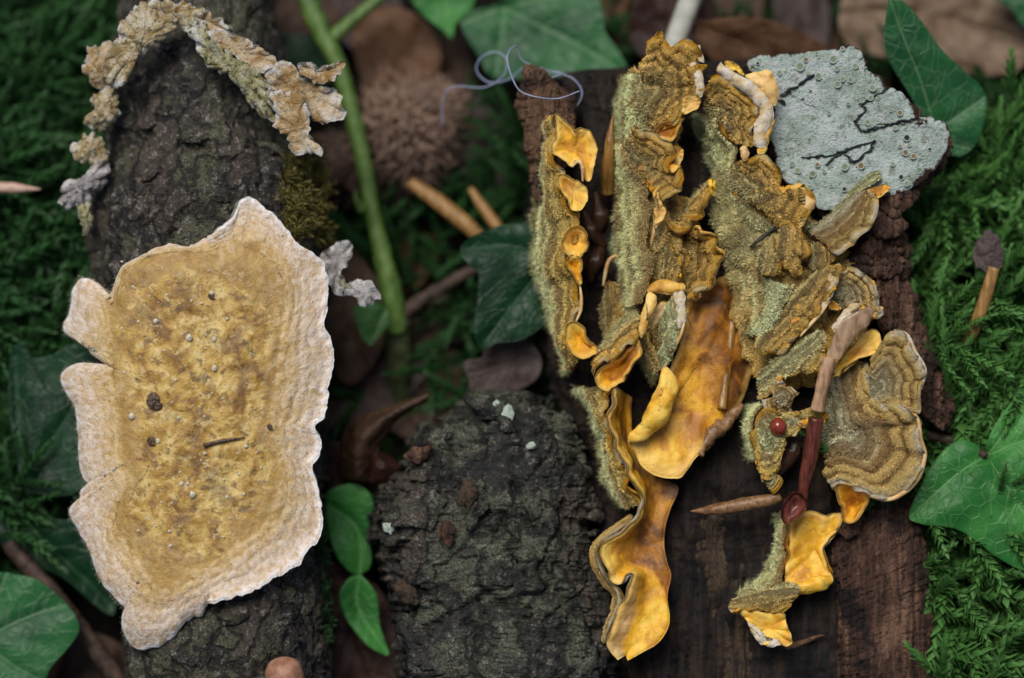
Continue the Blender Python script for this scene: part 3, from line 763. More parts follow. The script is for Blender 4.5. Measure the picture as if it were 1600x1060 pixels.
# lichen covered plate of bark
LO = ZD([(250, 150), (290, 138), (340, 146), (400, 130), (520, 127), (600, 115), (650, 96), (690, 86), (722, 112), (740, 170), (765, 212), (820, 225), (840, 272), (920, 312), (980, 368), (986, 408), (1002, 432), (1060, 428), (1110, 448),
         (1124, 490), (1105, 545), (1080, 602), (1020, 662), (960, 705), (880, 735), (800, 745), (720, 790), (640, 800), (560, 792), (500, 742), (430, 690), (380, 602), (370, 540), (345, 482), (372, 402), (360, 262), (290, 212)])
CRACKS = [ZD(c) for c in ([(760, 462), (830, 445), (900, 428), (1000, 415)], [(395, 312), (430, 292), (480, 262), (540, 220)],
                          [(745, 462), (716, 425), (764, 372), (742, 350), (790, 322), (850, 290)], [(480, 578), (600, 575), (660, 552), (740, 525), (800, 506), (796, 540), (712, 604), (665, 556)],
                          [(600, 610), (630, 575), (665, 556)], [(380, 330), (405, 345)])]
def lichen_d(u, v): return -58 + .05 * (u - 1320) - .03 * (v - 190)
def build_lichen():
    o = np.array([q[:2] for q in LO]); C = linsample(o, 460); c = np.array([1320, 195.0])
    jag = fbm(np.concatenate([C, C[:, :1] * 0], 1), 9, 4, .7, seed=5) * 1.8
    C = C + (C - c) / np.linalg.norm(C - c, axis=1, keepdims=True) * jag[:, None]
    rho = np.linspace(.01, 1, 120)[:, None, None]; uv = c + (C[None] - c) * rho
    ck = np.zeros(uv.shape[:2])
    wob = np.concatenate([uv, uv[..., :1] * 0], -1)
    uvw = uv + np.stack([fbm(wob, 12, 3, seed=61), fbm(wob, 12, 3, seed=62)], -1) * 3
    for k, pl in enumerate(CRACKS): ck = np.maximum(ck, np.clip(1.2 - seg_dist(uvw, pl) / (3.8 if k < 2 else 2.8), 0, 1))
    d = lichen_d(uv[..., 0], uv[..., 1]) + 0 * ck - 3 * np.clip((rho[..., 0] - .9) / .1, 0, 1) ** 2
    P = np.concatenate([uv, d[..., None]], -1)
    en = fbm(np.concatenate([uv, uv[..., :1] * 0], -1), 22, 4, .6, seed=66)
    edge = np.clip((rho[..., 0] + .05 * en * np.clip((uv[..., 0] - 1180) / 150, .3, 1) - .965) / .012, 0, 1)
    return shell('bark_plate', P, np.repeat(rho[..., 0], 460, 1), log, 'lichen', 'wood_red', th=24, per=True, cap=True, amp=1.2, lam=30, roundpx=3, extra={'crack': ck, 'edge': edge})
lay = disc('bark_layer', log, [((u - 1320) * 1.015 + 1323, (v - 195) * 1.02 + 203, -96 + .05 * (u - 1320)) for u, v, _ in LO], (1323, 203), -90, -96, 'wood_red', 'wood_red', sharp=True, jag=6, th=34, amp=5, lam=22, roundpx=4)
plate = build_lichen(); tag(plate, 'pale grey green lichen crusted bark plate dotted with round cups')
def disc_mesh(name, inner):
    prof = [(1.0, -.25), (1.02, .18), (.92, .34), (.78, .30), (.70, .12), (.35, .10)]; n = 16; V = []
    for r, z in prof: V += [(r * math.cos(a), r * math.sin(a), z) for a in np.linspace(0, 2 * math.pi, n, endpoint=False)]
    V.append((0, 0, .11)); V = np.array(V)
    a = np.arange(n); b = (a + 1) % n; F = [grid_faces(len(prof), n, True), np.stack([a + 5 * n, b + 5 * n, np.full(n, 6 * n)], 1)]
    mi = np.r_[np.zeros(4 * n), np.ones(n), np.ones(n)]
    o = mesh_obj('lichen_cup', V, F, [M['disc_rim'], M[inner]], None, None, mi, origin=np.zeros(3))
    me = o.data; bpy.data.objects.remove(o); return me
CUPM = {k: disc_mesh(k, 'disc_' + k) for k in ('green', 'brown', 'dark')}
CUPS = [(620, 148, 22, 'g'), (475, 180, 23, 'g'), (500, 150, 14, 'b'), (385, 207, 15, 'g'), (555, 222, 18, 'g'), (635, 188, 14, 'g'), (715, 178, 15, 'g'), (660, 235, 14, 'g'), (695, 238, 16, 'g'), (638, 257, 18, 'g'), (790, 273, 19, 'g'), (783, 317, 15, 'g'),
        (685, 342, 11, 'b'), (770, 423, 17, 'g'), (910, 382, 16, 'b'), (890, 447, 15, 'g'), (940, 490, 18, 'd'), (935, 555, 17, 'b'), (970, 570, 17, 'b'), (995, 632, 16, 'g'), (915, 662, 16, 'd'), (740, 612, 19, 'b'), (670, 617, 20, 'g'), (530, 648, 18, 'g'),
        (465, 633, 17, 'g'), (550, 608, 14, 'b'), (440, 605, 14, 'g'), (470, 683, 16, 'g'), (518, 705, 17, 'g'), (668, 714, 15, 'd'), (580, 637, 11, 'g'), (635, 462, 13, 'g'), (600, 383, 11, 'g'), (520, 288, 10, 'b'), (880, 605, 13, 'g'), (940, 690, 14, 'g'),
        (950, 522, 10, 'g'), (910, 527, 10, 'b'), (510, 208, 10, 'g'), (660, 102, 12, 'g'), (290, 165, 9, 'd'), (870, 370, 10, 'g'), (850, 690, 11, 'g'), (1010, 500, 12, 'g'), (1040, 540, 11, 'd'), (610, 700, 10, 'g')]
rr = random.Random(4)
for x, y, r, k in CUPS:
    u, v, _ = ZD([(x, y)])[0]
    o = bpy.data.objects.new('lichen_cup', CUPM[{'g': 'green', 'b': 'brown', 'd': 'dark'}[k]]); COL.objects.link(o); o.parent = plate
    o.location = at_px(u, v, lichen_d(u, v) + 14.6) - abs_loc(plate)
    s = r / 2.79 * S * .92; o.scale = (s, s * rr.uniform(.88, 1.05), s * .55); o.rotation_euler = (math.pi / 2 - PITCH + rr.uniform(-.15, .15), rr.uniform(-.15, .15), rr.uniform(0, 6))

# ------------------------------------------------------------------ dark bark chunk between the two
chunk = empty('bark_chunk', at_px(780, 900, ground_d(900)))
tag(chunk, 'dark wet chunk of cracked bark between the branch and the yellow fungi', 'bark')
def chunk_disp(P):
    u, v = P[..., 0], P[..., 1]; c = 0
    for pl, wd, dep in (([(660, 985), (700, 965), (770, 925), (800, 880)], 7, 12), ([(800, 760), (830, 830), (850, 900), (900, 960)], 9, 14), ([(690, 710), (720, 700), (760, 690)], 6, 8), ([(610, 905), (640, 890), (680, 920)], 6, 9)):
        c = c - dep * np.exp(-(seg_dist(P[..., :2], pl) / wd) ** 2)
    hc, ed = plates(np.stack([u, v], -1), (95, 120), 47); h2, e2 = plates(np.stack([u, v], -1), (34, 46), 53)
    c = c + 13 * hc - 9 * ed + 4 * h2 - 4 * e2
    return c + 3 * fbm(P, (40, 75, 40), 3, .55, seed=71, ridged=True)
loft('bark', [(738, 616), (702, 648), (655, 676), (632, 728), (583, 788), (586, 860), (602, 950), (624, 1030), (640, 1120)],
     [(832, 618), (880, 642), (912, 695), (925, 760), (940, 840), (952, 910), (966, 1000), (976, 1120)],
     [-120, -85, -58, -45, -40, -38, -36, -36], [80, 110, 130, 135, 135, 135, 135, 135], 'chunk_bark', chunk, expo=3.0, jag=9, nv=420, na=300, amp=7, seed=9, disp=chunk_disp)
for k, (u, v, a, b, rot, d, mt) in enumerate([(655, 712, 26, 17, -40, -70, 'wood_red'), (742, 790, 18, 42, 12, -28, 'chunk_bark'), (730, 770, 13, 30, 10, -18, 'wood_brown'), (648, 890, 30, 26, 20, -44, 'chunk_bark'), (700, 835, 14, 20, 0, -34, 'wood_red'),
                                              (640, 930, 26, 14, 30, -42, 'wood_brown'), (760, 640, 32, 18, 25, -82, 'chunk_bark'), (795, 665, 20, 12, 40, -74, 'chunk_bark'), (660, 800, 44, 34, -25, -46, 'chunk_bark'), (780, 880, 40, 30, 30, -40, 'chunk_bark'),
                                              (830, 780, 22, 30, 0, -62, 'chunk_bark'), (720, 1010, 60, 34, -20, -36, 'chunk_bark'), (860, 960, 34, 24, 40, -70, 'chunk_bark'), (640, 1000, 18, 40, -10, -66, 'chunk_bark'), (790, 1000, 30, 30, 0, -42, 'chunk_bark')]):
    flake(chunk, mt, u, v, d, a, b, rot, 140 + k, th=11, amp=6)

for k, (u, v, a, b, d) in enumerate([(792, 646, 10, 15, -76), (775, 632, 9, 8, -80), (608, 826, 12, 9, -62), (830, 698, 6, 7, -66)]):
    o = flake(chunk, 'disc_rim', u, v, d, a, b, 20 * k, 190 + k, th=5, amp=4); o.name = 'lichen_patch'

# ------------------------------------------------------------------ the large pale fungus on the branch
BIG = [(392, 308), (416, 326), (438, 344), (454, 363), (462, 379), (482, 391), (501, 405), (513, 431), (513, 466), (507, 510), (515, 526), (522, 562), (515, 601), (509, 649), (494, 667), (503, 692), (499, 712), (490, 728), (496, 758), (504, 796), (502, 834),
       (491, 852), (474, 868), (468, 883), (445, 894), (408, 917), (385, 928), (347, 939), (321, 947), (313, 962), (294, 968), (264, 1000), (234, 1015), (211, 1013), (198, 992), (194, 969), (200, 954), (185, 939), (158, 905), (143, 864), (125, 830), (111, 801),
       (128, 781), (132, 765), (190, 729), (143, 754), (128, 735), (125, 696), (119, 641), (97, 597), (107, 577), (135, 571), (178, 575), (159, 561), (143, 548), (134, 537), (101, 516), (111, 486), (115, 451), (131, 437), (155, 449), (162, 460), (174, 459),
       (190, 419), (214, 405), (254, 385), (305, 383), (337, 359), (361, 338), (371, 314), (380, 308)]
INN = [(254, 397), (317, 395), (380, 387), (420, 407), (442, 439), (448, 474), (436, 538), (424, 617), (416, 688), (428, 705), (434, 735), (430, 781), (408, 818), (362, 856), (309, 890), (264, 902), (234, 894), (211, 860), (185, 822), (189, 785), (205, 754), (192, 717), (189, 679),
       (188, 640), (180, 577), (182, 538), (172, 490), (188, 451), (200, 420)]
def build_big():
    o = np.array(BIG, float); ntt = 520; C = catmull(o, ntt, True); c = np.array([325.0, 650.0])
    wob = fbm(np.concatenate([C, C[:, :1] * 0], 1), 13, 3, .55, seed=15) * 3.2
    rightside = np.clip((C[:, 0] - 180) / 80, .35, 1)
    C = C + (C - c) / np.linalg.norm(C - c, axis=1, keepdims=True) * (wob * rightside)[:, None]
    C = star(C, c)
    I = catmull(np.array(INN, float), 600, True)
    ang = lambda q: np.arctan2(q[:, 1] - c[1], q[:, 0] - c[0])
    ai, ri = ang(I), np.linalg.norm(I - c, axis=1); od = np.argsort(ai)
    ao, ro = ang(C), np.linalg.norm(C - c, axis=1)
    rin = np.minimum(np.interp(ao, ai[od], ri[od], period=2 * math.pi), ro * .97); fr = rin / ro
    x = np.r_[np.linspace(.01, .5, 70), np.linspace(.5, 1, 64)[1:]][:, None]
    rho = np.where(x < .5, x * 2 * fr[None], fr[None] + (x - .5) * 2 * (1 - fr[None]))
    uv = c + (C[None] - c) * rho[..., None]; u, v = uv[..., 0], uv[..., 1]
    cu = np.interp(v, [300, 700, 1010], [330, 328, 345])
    q = (u - cu) / 200.0
    d = 26 - 62 * np.abs(q) ** 2.4 - np.where(q < -.6, 60 * (-q - .6) ** 1.5, 0) - 34 * np.clip((v - 880) / 130, 0, 1) ** 2
    d = d + 10 * np.clip((rho - .9) / .1, 0, 1) ** 2 * np.where(u > 330, 1, -1.4)
    d = d + np.interp(v, [300, 420, 600], [-34, -8, 0])
    P3 = np.concatenate([uv, d[..., None]], -1)
    d = d + 3.2 * fbm(P3, 46, 3, .5, seed=81) * np.clip(1.3 - x, .4, 1) + 2.6 * np.clip(fbm(P3, 24, 2, seed=82), 0, 1) * np.clip((.55 - x) * 6, 0, 1)
    d = d + .5 * np.sin(x * 60 + 2 * fbm(P3, 90, 2, seed=84)) * np.clip((x - .2) * 4, 0, 1) * np.clip((.95 - x) * 6, 0, 1)
    th = np.linspace(0, 1, ntt, endpoint=False)[None]
    d = d + 1.1 * np.clip((x - .5) * 2.5, 0, 1) * fbm(np.stack([th * 260 + 0 * x, x * 3 + 0 * th, 0 * x * th], -1), 4.0, 3, seed=83)
    P = np.concatenate([uv, d[..., None]], -1)
    T = np.repeat(x, ntt, 1); sv = np.repeat(th, len(x), 0)
    return P, T, sv
fung = empty('crust_fungus', at_px(330, 650, -10)); tag(fung, 'large flat crust fungus, ochre centre and white scalloped rim, on dark branch', 'fungus')
Pb, Tb, Sb = build_big()
cap = shell('cap', Pb, Tb, fung, 'crust_face', 'crust_back', th=10, per=True, cap=True, amp=0.6, lam=14, roundpx=8, svals=Sb, tone=2)
# bristly hairs under the left edge
def edge_hairs():
    r = np.random.RandomState(3); n = 5200
    k = r.choice(np.where((Pb[-1, :, 0] < 205) & (Pb[-1, :, 1] > 430))[0], n)
    p = Pb[-1, k] - np.array([0, 0, 1.0]) * r.uniform(2, 16, (n, 1)) + np.c_[r.uniform(-1, 7, n), r.normal(0, 2, n), r.normal(0, 2, n)]
    dv = np.c_[-r.uniform(.4, 1, n), r.normal(0, .45, n) + .15, -r.uniform(.2, 1.1, n)]; L = r.uniform(4, 10, (n, 1))
    sd = np.cross(dv, r.normal(size=(n, 3))); sd /= np.linalg.norm(sd, axis=1, keepdims=True)
    V = np.stack([p - sd * .7, p + sd * .7, p + dv * L], 1).reshape(-1, 3)
    mesh_obj('bristles', W(V), [np.arange(n * 3).reshape(-1, 3)], M['crust_back'], cap, smooth=False, kind='stuff')
edge_hairs()
# pale grains lying on it
def surf_big(u, v):
    i = ((Pb[..., 0] - u) ** 2 + (Pb[..., 1] - v) ** 2).argmin(); return Pb.reshape(-1, 3)[i][2] + 5
def lump(u, v, d, r, seed, sq=(1, 1, .8)):
    rr = np.random.RandomState(seed); nu, nvv = 10, 7; ph = np.linspace(0, 2 * math.pi, nu, endpoint=False); th = np.linspace(.15, math.pi - .15, nvv)
    D = np.stack([np.sin(th)[:, None] * np.cos(ph), np.sin(th)[:, None] * np.sin(ph), np.cos(th)[:, None] + 0 * ph], -1)
    P = np.array([u, v, d]) + D * r * np.array(sq) * (1 + .28 * fbm(D * 10, 9, 2, seed=seed))[..., None]
    return P.reshape(-1, 3), grid_faces(nvv, nu, True)
def grains():
    r = np.random.RandomState(12); VV, FF, n = [], [], 0
    spots = [(Z2([(x, y)])[0], s) for x, y, s in [(480, 275, 5), (490, 380, 5), (525, 375, 6), (545, 512, 7), (615, 510, 12), (480, 540, 7), (745, 575, 13), (835, 400, 9), (795, 440, 7), (845, 580, 8), (895, 500, 6), (648, 625, 6), (600, 665, 6), (845, 695, 11), (490, 712, 7), (692, 742, 8),
             (520, 885, 12), (610, 830, 10), (705, 890, 7), (880, 815, 5), (805, 885, 6), (625, 985, 8), (970, 1005, 8), (530, 380, 5), (660, 405, 5), (755, 430, 5), (720, 560, 5), (990, 640, 4), (805, 1030, 6)]]
    spots += [(Z3([(x, y)])[0], s) for x, y, s in [(655, 75, 8), (1018, 100, 9), (847, 130, 8), (845, 172, 5), (745, 207, 6), (752, 255, 9), (777, 255, 7), (797, 300, 12), (940, 310, 6), (1010, 297, 6), (990, 215, 7), (927, 238, 5), (572, 450, 6), (645, 430, 5), (703, 452, 7), (705, 512, 9), (925, 475, 5), (950, 397, 5), (668, 332, 5), (620, 400, 4)]]
    for _ in range(90):
        a = r.uniform(0, 2 * math.pi); q = math.sqrt(r.rand()); spots.append(((315 + 115 * q * math.cos(a), 640 + 240 * q * math.sin(a), 0), r.uniform(2, 4.5)))
    for k, (p, s) in enumerate(spots):
        V, F = lump(p[0], p[1], surf_big(p[0], p[1]) + s / 2.6 * .4, s / 2.0 * .8, k, (1, r.uniform(.7, 1.3), .8)); VV.append(V); FF.append(F + n); n += len(V)
    mesh_obj('pale_grains', W(np.vstack(VV)), FF, M['grain'], cap, kind='stuff')
grains()
for k, (u, v, s) in enumerate([(240, 626, 11), (330, 463, 5), (236, 690, 6), (421, 667, 4)]):
    V1, F1 = lump(u, v, surf_big(u, v) + s * .3, s, 300 + k, (1, 1.25, .4)); V2, F2 = lump(u + s * .5, v + s * .8, surf_big(u, v) + s * .3, s * .7, 320 + k, (1.2, .8, .6))
    o = mesh_obj('bark_crumb', W(np.vstack([V1, V2])), [F1, F2 + len(V1)], M['crumb_dark'])
    tag(o, ['rough brown bark crumb left of centre on the large pale fungus', 'small dark speck of bark near the top of the ochre fungus field', 'dark flat bark crumb below the rough brown crumb on the pale fungus', 'tiny black crumb on the pale right margin of the large fungus'][k], 'crumb')
o = tube('twig_fragment', [(318, 697, surf_big(318, 697) + 3), (345, 690, surf_big(345, 690) + 3), (382, 684, surf_big(382, 684) + 3)], [3.5, 3, 1], 'bud_dark', n=16)
tag(o, 'thin dark twig fragment lying across the ochre fungus field', 'twig')

# ------------------------------------------------------------------ ragged cream fungi round the top of the branch
def smallf(name, label, lobes, group=None, cat='fungus'):
    first = lobes[0][0]; c = np.mean(first, 0); e = empty(name, at_px(c[0], c[1], lobes[0][1] - 10)); tag(e, label, cat, group)
    for (o, d0, dr, mt, kw) in lobes:
        c = np.mean([q[:2] for q in o], 0)
        kk = dict(th=6, amp=4, lam=26, ruffle=3, jag=4, res=2.4, wave=4, wlam=36); kk.update(kw)
        disc('lobe', e, [(q[0], q[1], dr) if q[2] == 0 else q for q in o], kk.pop('centre', c), d0, dr, mt, kk.pop('back', 'crust_back'), **kk)
    return e
smallf('ridge_fungus', 'crumbly cream and black crust arching over the upper end of the branch', [
    (Z1([(432, 345), (424, 262), (450, 180), (470, 110), (520, 45), (600, 8), (660, 20), (690, 60), (690, 110), (640, 150), (575, 205), (520, 275), (475, 345)]), -52, -72, 'crumbly', dict(amp=5, lam=22, th=7, centre=(222, 62), octs=5, jag=7, ruffle=6, nruf=12)),
    (Z1([(760, 75), (800, 55), (812, 110), (800, 165), (880, 205), (960, 245), (1040, 305), (1088, 400), (1085, 475), (1030, 480), (990, 360), (900, 300), (800, 235), (765, 160)]), -44, -60, 'crumbly_green', dict(amp=5, lam=20, th=8, centre=(356, 103), octs=5, jag=7, ruffle=6, nruf=14))])
smallf('ridge_fungus', 'pale crumbly crust bridging the top of the arching ridge', [(Z1([(590, 10), (650, 14), (720, 22), (800, 40), (812, 100), (770, 130), (700, 105), (640, 90)]), -60, -70, 'crumbly', dict(amp=7, lam=19, octs=5, jag=6, wave=8))])
smallf('cream_bracket', 'smooth cream bracket with white lip behind the crumbly arching ridge', [
    (Z1([(675, 28), (740, 16), (800, 35), (860, 80), (912, 122), (870, 126), (820, 140), (790, 120), (740, 80)]), -75, -66, 'cream', {}),
    (Z1([(810, 130), (880, 122), (965, 150), (1030, 190), (1088, 240), (1060, 285), (1000, 285), (920, 215), (850, 180)]), -62, -55, 'cream', {})])
smallf('frilly_bracket', 'cream frilly bracket with curled white tips reaching towards the green stem', [
    (Z1([(1045, 300), (1080, 255), (1125, 243), (1180, 285), (1240, 332), (1320, 350), (1358, 420), (1340, 470), (1272, 492), (1220, 450), (1160, 400), (1090, 372)]), -62, -58, 'cream', dict(ruffle=7, nruf=6)),
    (Z1([(1165, 262), (1210, 248), (1272, 268), (1345, 243), (1345, 288), (1300, 322), (1230, 325)]), -50, -42, 'cream', {}),
    (Z1([(1065, 360), (1130, 360), (1185, 372), (1216, 450), (1226, 530), (1268, 617), (1228, 600), (1195, 608), (1155, 602), (1138, 540), (1085, 505), (1075, 430)]), -40, -44, 'cream', dict(ruffle=6))])
lk = [([(340, 240), (370, 190), (430, 175), (450, 205), (432, 280), (420, 340), (380, 342), (350, 300)], 'cream', -95, 'rounded cream fungus knob on the branch edge beside the arching ridge'),
      ([(360, 380), (440, 345), (468, 400), (442, 480), (400, 512), (338, 490), (362, 440)], 'crumbly', -100, 'ragged crumbly fungus just below the rounded cream knob'),
      ([(290, 580), (350, 530), (412, 560), (416, 640), (352, 652), (300, 632)], 'crumbly', -110, 'dark speckled fungus scrap between the ragged fungus and the pale grey cluster'),
      ([(250, 740), (330, 690), (400, 630), (432, 662), (402, 730), (342, 800), (250, 816), (234, 780)], 'grey_curl', -105, 'pale grey lobed fungus cluster jutting left over the moss'),
      ([(308, 832), (352, 800), (368, 870), (342, 912)], 'crumbly_green', -110, 'small greenish fungus nub below the pale grey cluster')]
for o, mt, d, lab in lk: smallf('fungus_knob', lab, [(Z1(o), d + 14, d - 8, mt, dict(amp=5, lam=22, th=6, octs=5, jag=8, ruffle=6, nruf=7, wave=3.5))], 'fungus knobs along the branch edge')
smallf('curled_fungus', 'small grey white curled fungus beside the right edge of the large one', [
    (Z5([(205, 150), (245, 115), (290, 92), (322, 96), (326, 150), (300, 200), (288, 240), (300, 300), (250, 290), (212, 215)]), -95, -85, 'grey_curl', dict(ruffle=5, wave=2, wlam=60, jag=2.5, amp=4)),
    (Z5([(270, 262), (310, 262), (350, 240), (412, 268), (442, 308), (412, 338), (372, 352), (335, 315), (290, 300)]), -80, -88, 'grey_curl', dict(ruffle=5, wave=2, wlam=60, jag=2.5, amp=4))])
o = disc('round_cap', None, [(417, 1052), (425, 1034), (445, 1027), (465, 1035), (474, 1055), (472, 1085), (445, 1098), (420, 1085)], (445, 1062), 22, -14, 'pink_cap', 'pink_cap', p=2.4, th=10, amp=2)
tag(o, 'smooth pinkish brown rounded cap sitting on the branch bark', 'mushroom')
# ------------------------------------------------------------------ yellow fungi in rows on the rotten log
YG = 'yellow bracket fungi on the rotten log'
def bracket(label, u, v, d=-130):
    return tag(empty('bracket_fungus', at_px(u, v, d)), label, 'fungus', YG)
def H(e, o, c=None, d0=0, dr=-8, tone=1.0, tdir=None, **k):      # fuzzy side up
    c = c or tuple(np.mean([q[:2] for q in o], 0))
    kw = dict(th=8, amp=4, lam=26, fuzz=.22, flen=7, ruffle=2, jag=1.5, bands=1.8, nband=5, wave=7, wlam=46); kw.update(k)
    o = [(q[0], q[1], q[2] if len(q) > 2 and q[2] else dr) for q in o]
    return disc('lobe', e, o, c, d0, dr, 'hair', 'hym', tone=tone, tdir=tdir, **kw)
def Y(e, o, c=None, d0=-10, dr=0, tone=1.0, **k):                # smooth yellow underside up
    c = c or tuple(np.mean([q[:2] for q in o], 0))
    kw = dict(th=7, amp=3, lam=30, ruffle=1.5, back_tone=1.0, jag=1.2, wave=1.6, wlam=44); kw.update(k)
    if kw.get('front') == 'white_rim': d0 = dr + (d0 - dr) * .45; kw['th'] = 6; kw['p'] = 1.5
    o = [(q[0], q[1], q[2] if len(q) > 2 and q[2] else dr) for q in o]
    return disc('lobe', e, o, c, d0, dr, kw.pop('front', 'hym'), kw.pop('back', 'hair'), tone=tone, **kw)
def SH(e, rows, tone=0.0, **k):
    kw = dict(th=9, amp=7, lam=30, fuzz=.30, flen=10, bands=1.8, nband=4, wave=5); kw.update(k)
    return sheet('lobe', e, rows, tone=tone, **kw)

# --- left row: ear lobes
e = bracket('narrow fuzzy row of fused fungi with curled yellow ears, beside the tan splinter', 880, 420)
SH(e, [ZA([(172, 560), (180, 700), (150, 900), (135, 1040)], -150) + ZB([(75, 150), (65, 300), (90, 420), (140, 560), (190, 720), (240, 880)], -150),
       ZA([(190, 560), (188, 720), (190, 880), (200, 1020)], -70) + ZB([(130, 120), (120, 300), (150, 430), (180, 560), (195, 700), (240, 850)], -70),
       ZA([(228, 530), (210, 690), (250, 820), (255, 930), (330, 1050)], -12) + ZB([(290, 120), (225, 250), (262, 400), (282, 510), (245, 610), (205, 690), (285, 800)], -12)], tone=.25, t1=.9)
Y(e, ZN([(270, 165), (330, 180), (385, 250), (455, 345), (480, 300), (530, 290), (600, 340), (655, 430), (655, 540), (640, 640), (600, 775), (548, 775), (535, 690), (520, 615), (470, 605), (430, 650), (350, 580), (260, 530), (255, 450), (300, 350), (295, 250)]), ZN([(455, 480)])[0][:2], -22, -2, .8)
Y(e, ZN([(305, 740), (350, 720), (395, 735), (440, 780), (490, 775), (560, 840), (575, 920), (550, 1000), (510, 1062), (440, 1055), (380, 960), (330, 860)]), None, -8, 4, .9)
tube('curl', ZN([(435, 655, -4), (490, 605, 2), (530, 650, 2), (533, 790, -6)]), [1.5, 3, 3, 1.5], 'hym', e, n=24)
Y(e, ZB([(190, 200), (210, 140), (260, 110), (310, 130), (326, 190), (310, 250), (280, 275), (215, 255)]), None, -26, 5, .7)
Y(e, ZB([(205, 290), (240, 260), (290, 290), (297, 360), (285, 425), (240, 370)]), None, -22, 4, 1.0)
tube('curl', ZB([(285, 420, -2), (292, 480, 2), (288, 550, 0), (265, 605, -4)]) , [1.5, 2.8, 2.8, 1.5], 'hym', e, n=24)
Y(e, ZB([(205, 655), (225, 615), (262, 606), (300, 640), (340, 710), (380, 750), (340, 790), (290, 790), (225, 745)]), None, -20, 4, .9)
SH(e, [ZB([(400, 730), (470, 670), (540, 590), (590, 530)], -60), ZB([(380, 790), (470, 730), (540, 660), (585, 600)], -22), ZB([(362, 890), (380, 835), (470, 795), (530, 745), (583, 682)], 0)], tone=.5, fuzz=.5)
Y(e, ZB([(365, 905), (385, 845), (470, 803), (535, 752), (582, 690), (605, 755), (565, 830), (520, 900), (445, 960), (390, 950)]), None, -38, -8, 2.0)

# --- left row: the long hanging one
e = bracket('long drooping bright yellow fungus with wavy raised lip beside the dark bark chunk', 1000, 850, -110)
RIM = [(165, 85, -12), (158, 160, -5), (150, 230, 0), (185, 310, 0), (215, 380, 4), (245, 430, 4), (262, 490, 4), (230, 545, 8), (165, 590, 12), (122, 640, 16), (145, 705, 16), (182, 748, 12), (235, 712, 16), (205, 790, 18), (168, 870, 14), (145, 940, 10), (182, 1000, 0)]
MID = [(200, 110, -76), (195, 190, -74), (200, 260, -71), (235, 340, -68), (270, 400, -66), (285, 450, -62), (290, 510, -57), (270, 560, -49), (235, 610, -42), (220, 650, -36), (238, 690, -34), (260, 715, -29), (275, 760, -22), (262, 820, -14), (250, 880, -12), (225, 940, -9), (205, 985, -13)]
BAS = [(230, 130, -88), (225, 210, -85), (240, 300, -82), (300, 390, -76), (380, 425, -70), (355, 500, -62), (338, 560, -55), (335, 620, -48), (345, 680, -40), (358, 720, -36), (345, 790, -30), (352, 850, -20), (345, 900, -12), (312, 945, -6), (262, 976, -4), (215, 1003, -6)]
sheet('lobe', e, [ZC(BAS), ZC(MID), ZC(RIM)], 'hym', 'hair', tone=lambda P, T: np.interp(P[..., 1], [600, 760, 880, 915, 960, 1040], [1.9, 2.7, 2.7, 2.1, 1.0, .9]) - 1.7 * np.clip((T - .55) * 3, 0, 1), th=9, amp=3.5, lam=36, wave=3, wlam=60)
SH(e, [ZC([(38, 90, -140), (105, 190, -140), (138, 300, -130), (146, 400, -130), (205, 490, -120)]), ZC([(80, 95, -60), (125, 190, -60), (150, 290, -55), (175, 400, -50), (222, 490, -50)]), ZC([(158, 90, -14), (150, 200, -6), (180, 310, -4), (212, 385, 0), (255, 490, 0)])], tone=.0, t1=.85)
SH(e, [ZC([(232, 520, -60), (150, 570, -55), (92, 650, -45), (125, 740, -40), (168, 790, -40), (150, 880, -35), (132, 945, -25)]), ZC([(228, 542, 0), (160, 588, 4), (114, 640, 8), (138, 712, 8), (178, 755, 4), (190, 800, 8), (160, 872, 6), (140, 942, 4)])], tone=1.5, t0=.86, fuzz=.1, flen=4, amp=3, wave=0, bands=0)

# --- middle row, from the top
e = bracket('tall shaggy ochre fungus at the top of the middle row below the pale stalk', 1030, 170)
H(e, ZG([(300, 560, -80), (390, 520, -60), (450, 440, -40), (480, 330, -30), (540, 190), (610, 118), (660, 180), (685, 262), (740, 295), (850, 203), (930, 222), (1010, 285), (1040, 380), (1000, 450), (1042, 560), (1045, 790), (900, 930), (830, 1000), (740, 1120), (560, 1150, -30), (400, 1090, -60), (330, 900, -70)]), ZG([(480, 780)])[0][:2], -6, -4, 1.0, -20, fan=True, amp=9, lam=28)
SH(e, [ZG([(250, 610), (215, 850), (180, 1060), (175, 1300), (170, 1500)], -150), ZG([(310, 570), (290, 800), (280, 1060), (270, 1250), (270, 1450)], -70), ZG([(400, 560), (440, 760), (480, 950), (500, 1100), (420, 1200)], -20)], tone=0, t1=.45)
Y(e, ZG([(812, 840), (880, 768), (960, 785), (1032, 832), (1000, 890), (930, 950), (850, 995), (820, 920)]), None, -2, 8, .6)
Y(e, ZG([(935, 340), (985, 280), (1015, 282), (1062, 440), (1000, 470), (960, 400)]), None, 2, -4, .0, front='white_rim')
Y(e, ZG([(1000, 470), (1060, 450), (1088, 490), (1050, 540), (1020, 520)]), None, 0, -6, 1.2)
Y(e, ZG([(905, 470), (960, 432), (1045, 560), (1045, 790), (1000, 800), (985, 700), (980, 580)]), None, 6, -2, .3, front='white_rim')
Y(e, ZH([(530, 210), (600, 100), (700, 70), (780, 80), (840, 0), (830, 60), (790, 190), (730, 285), (640, 245)]), None, -20, -2, 2.3)

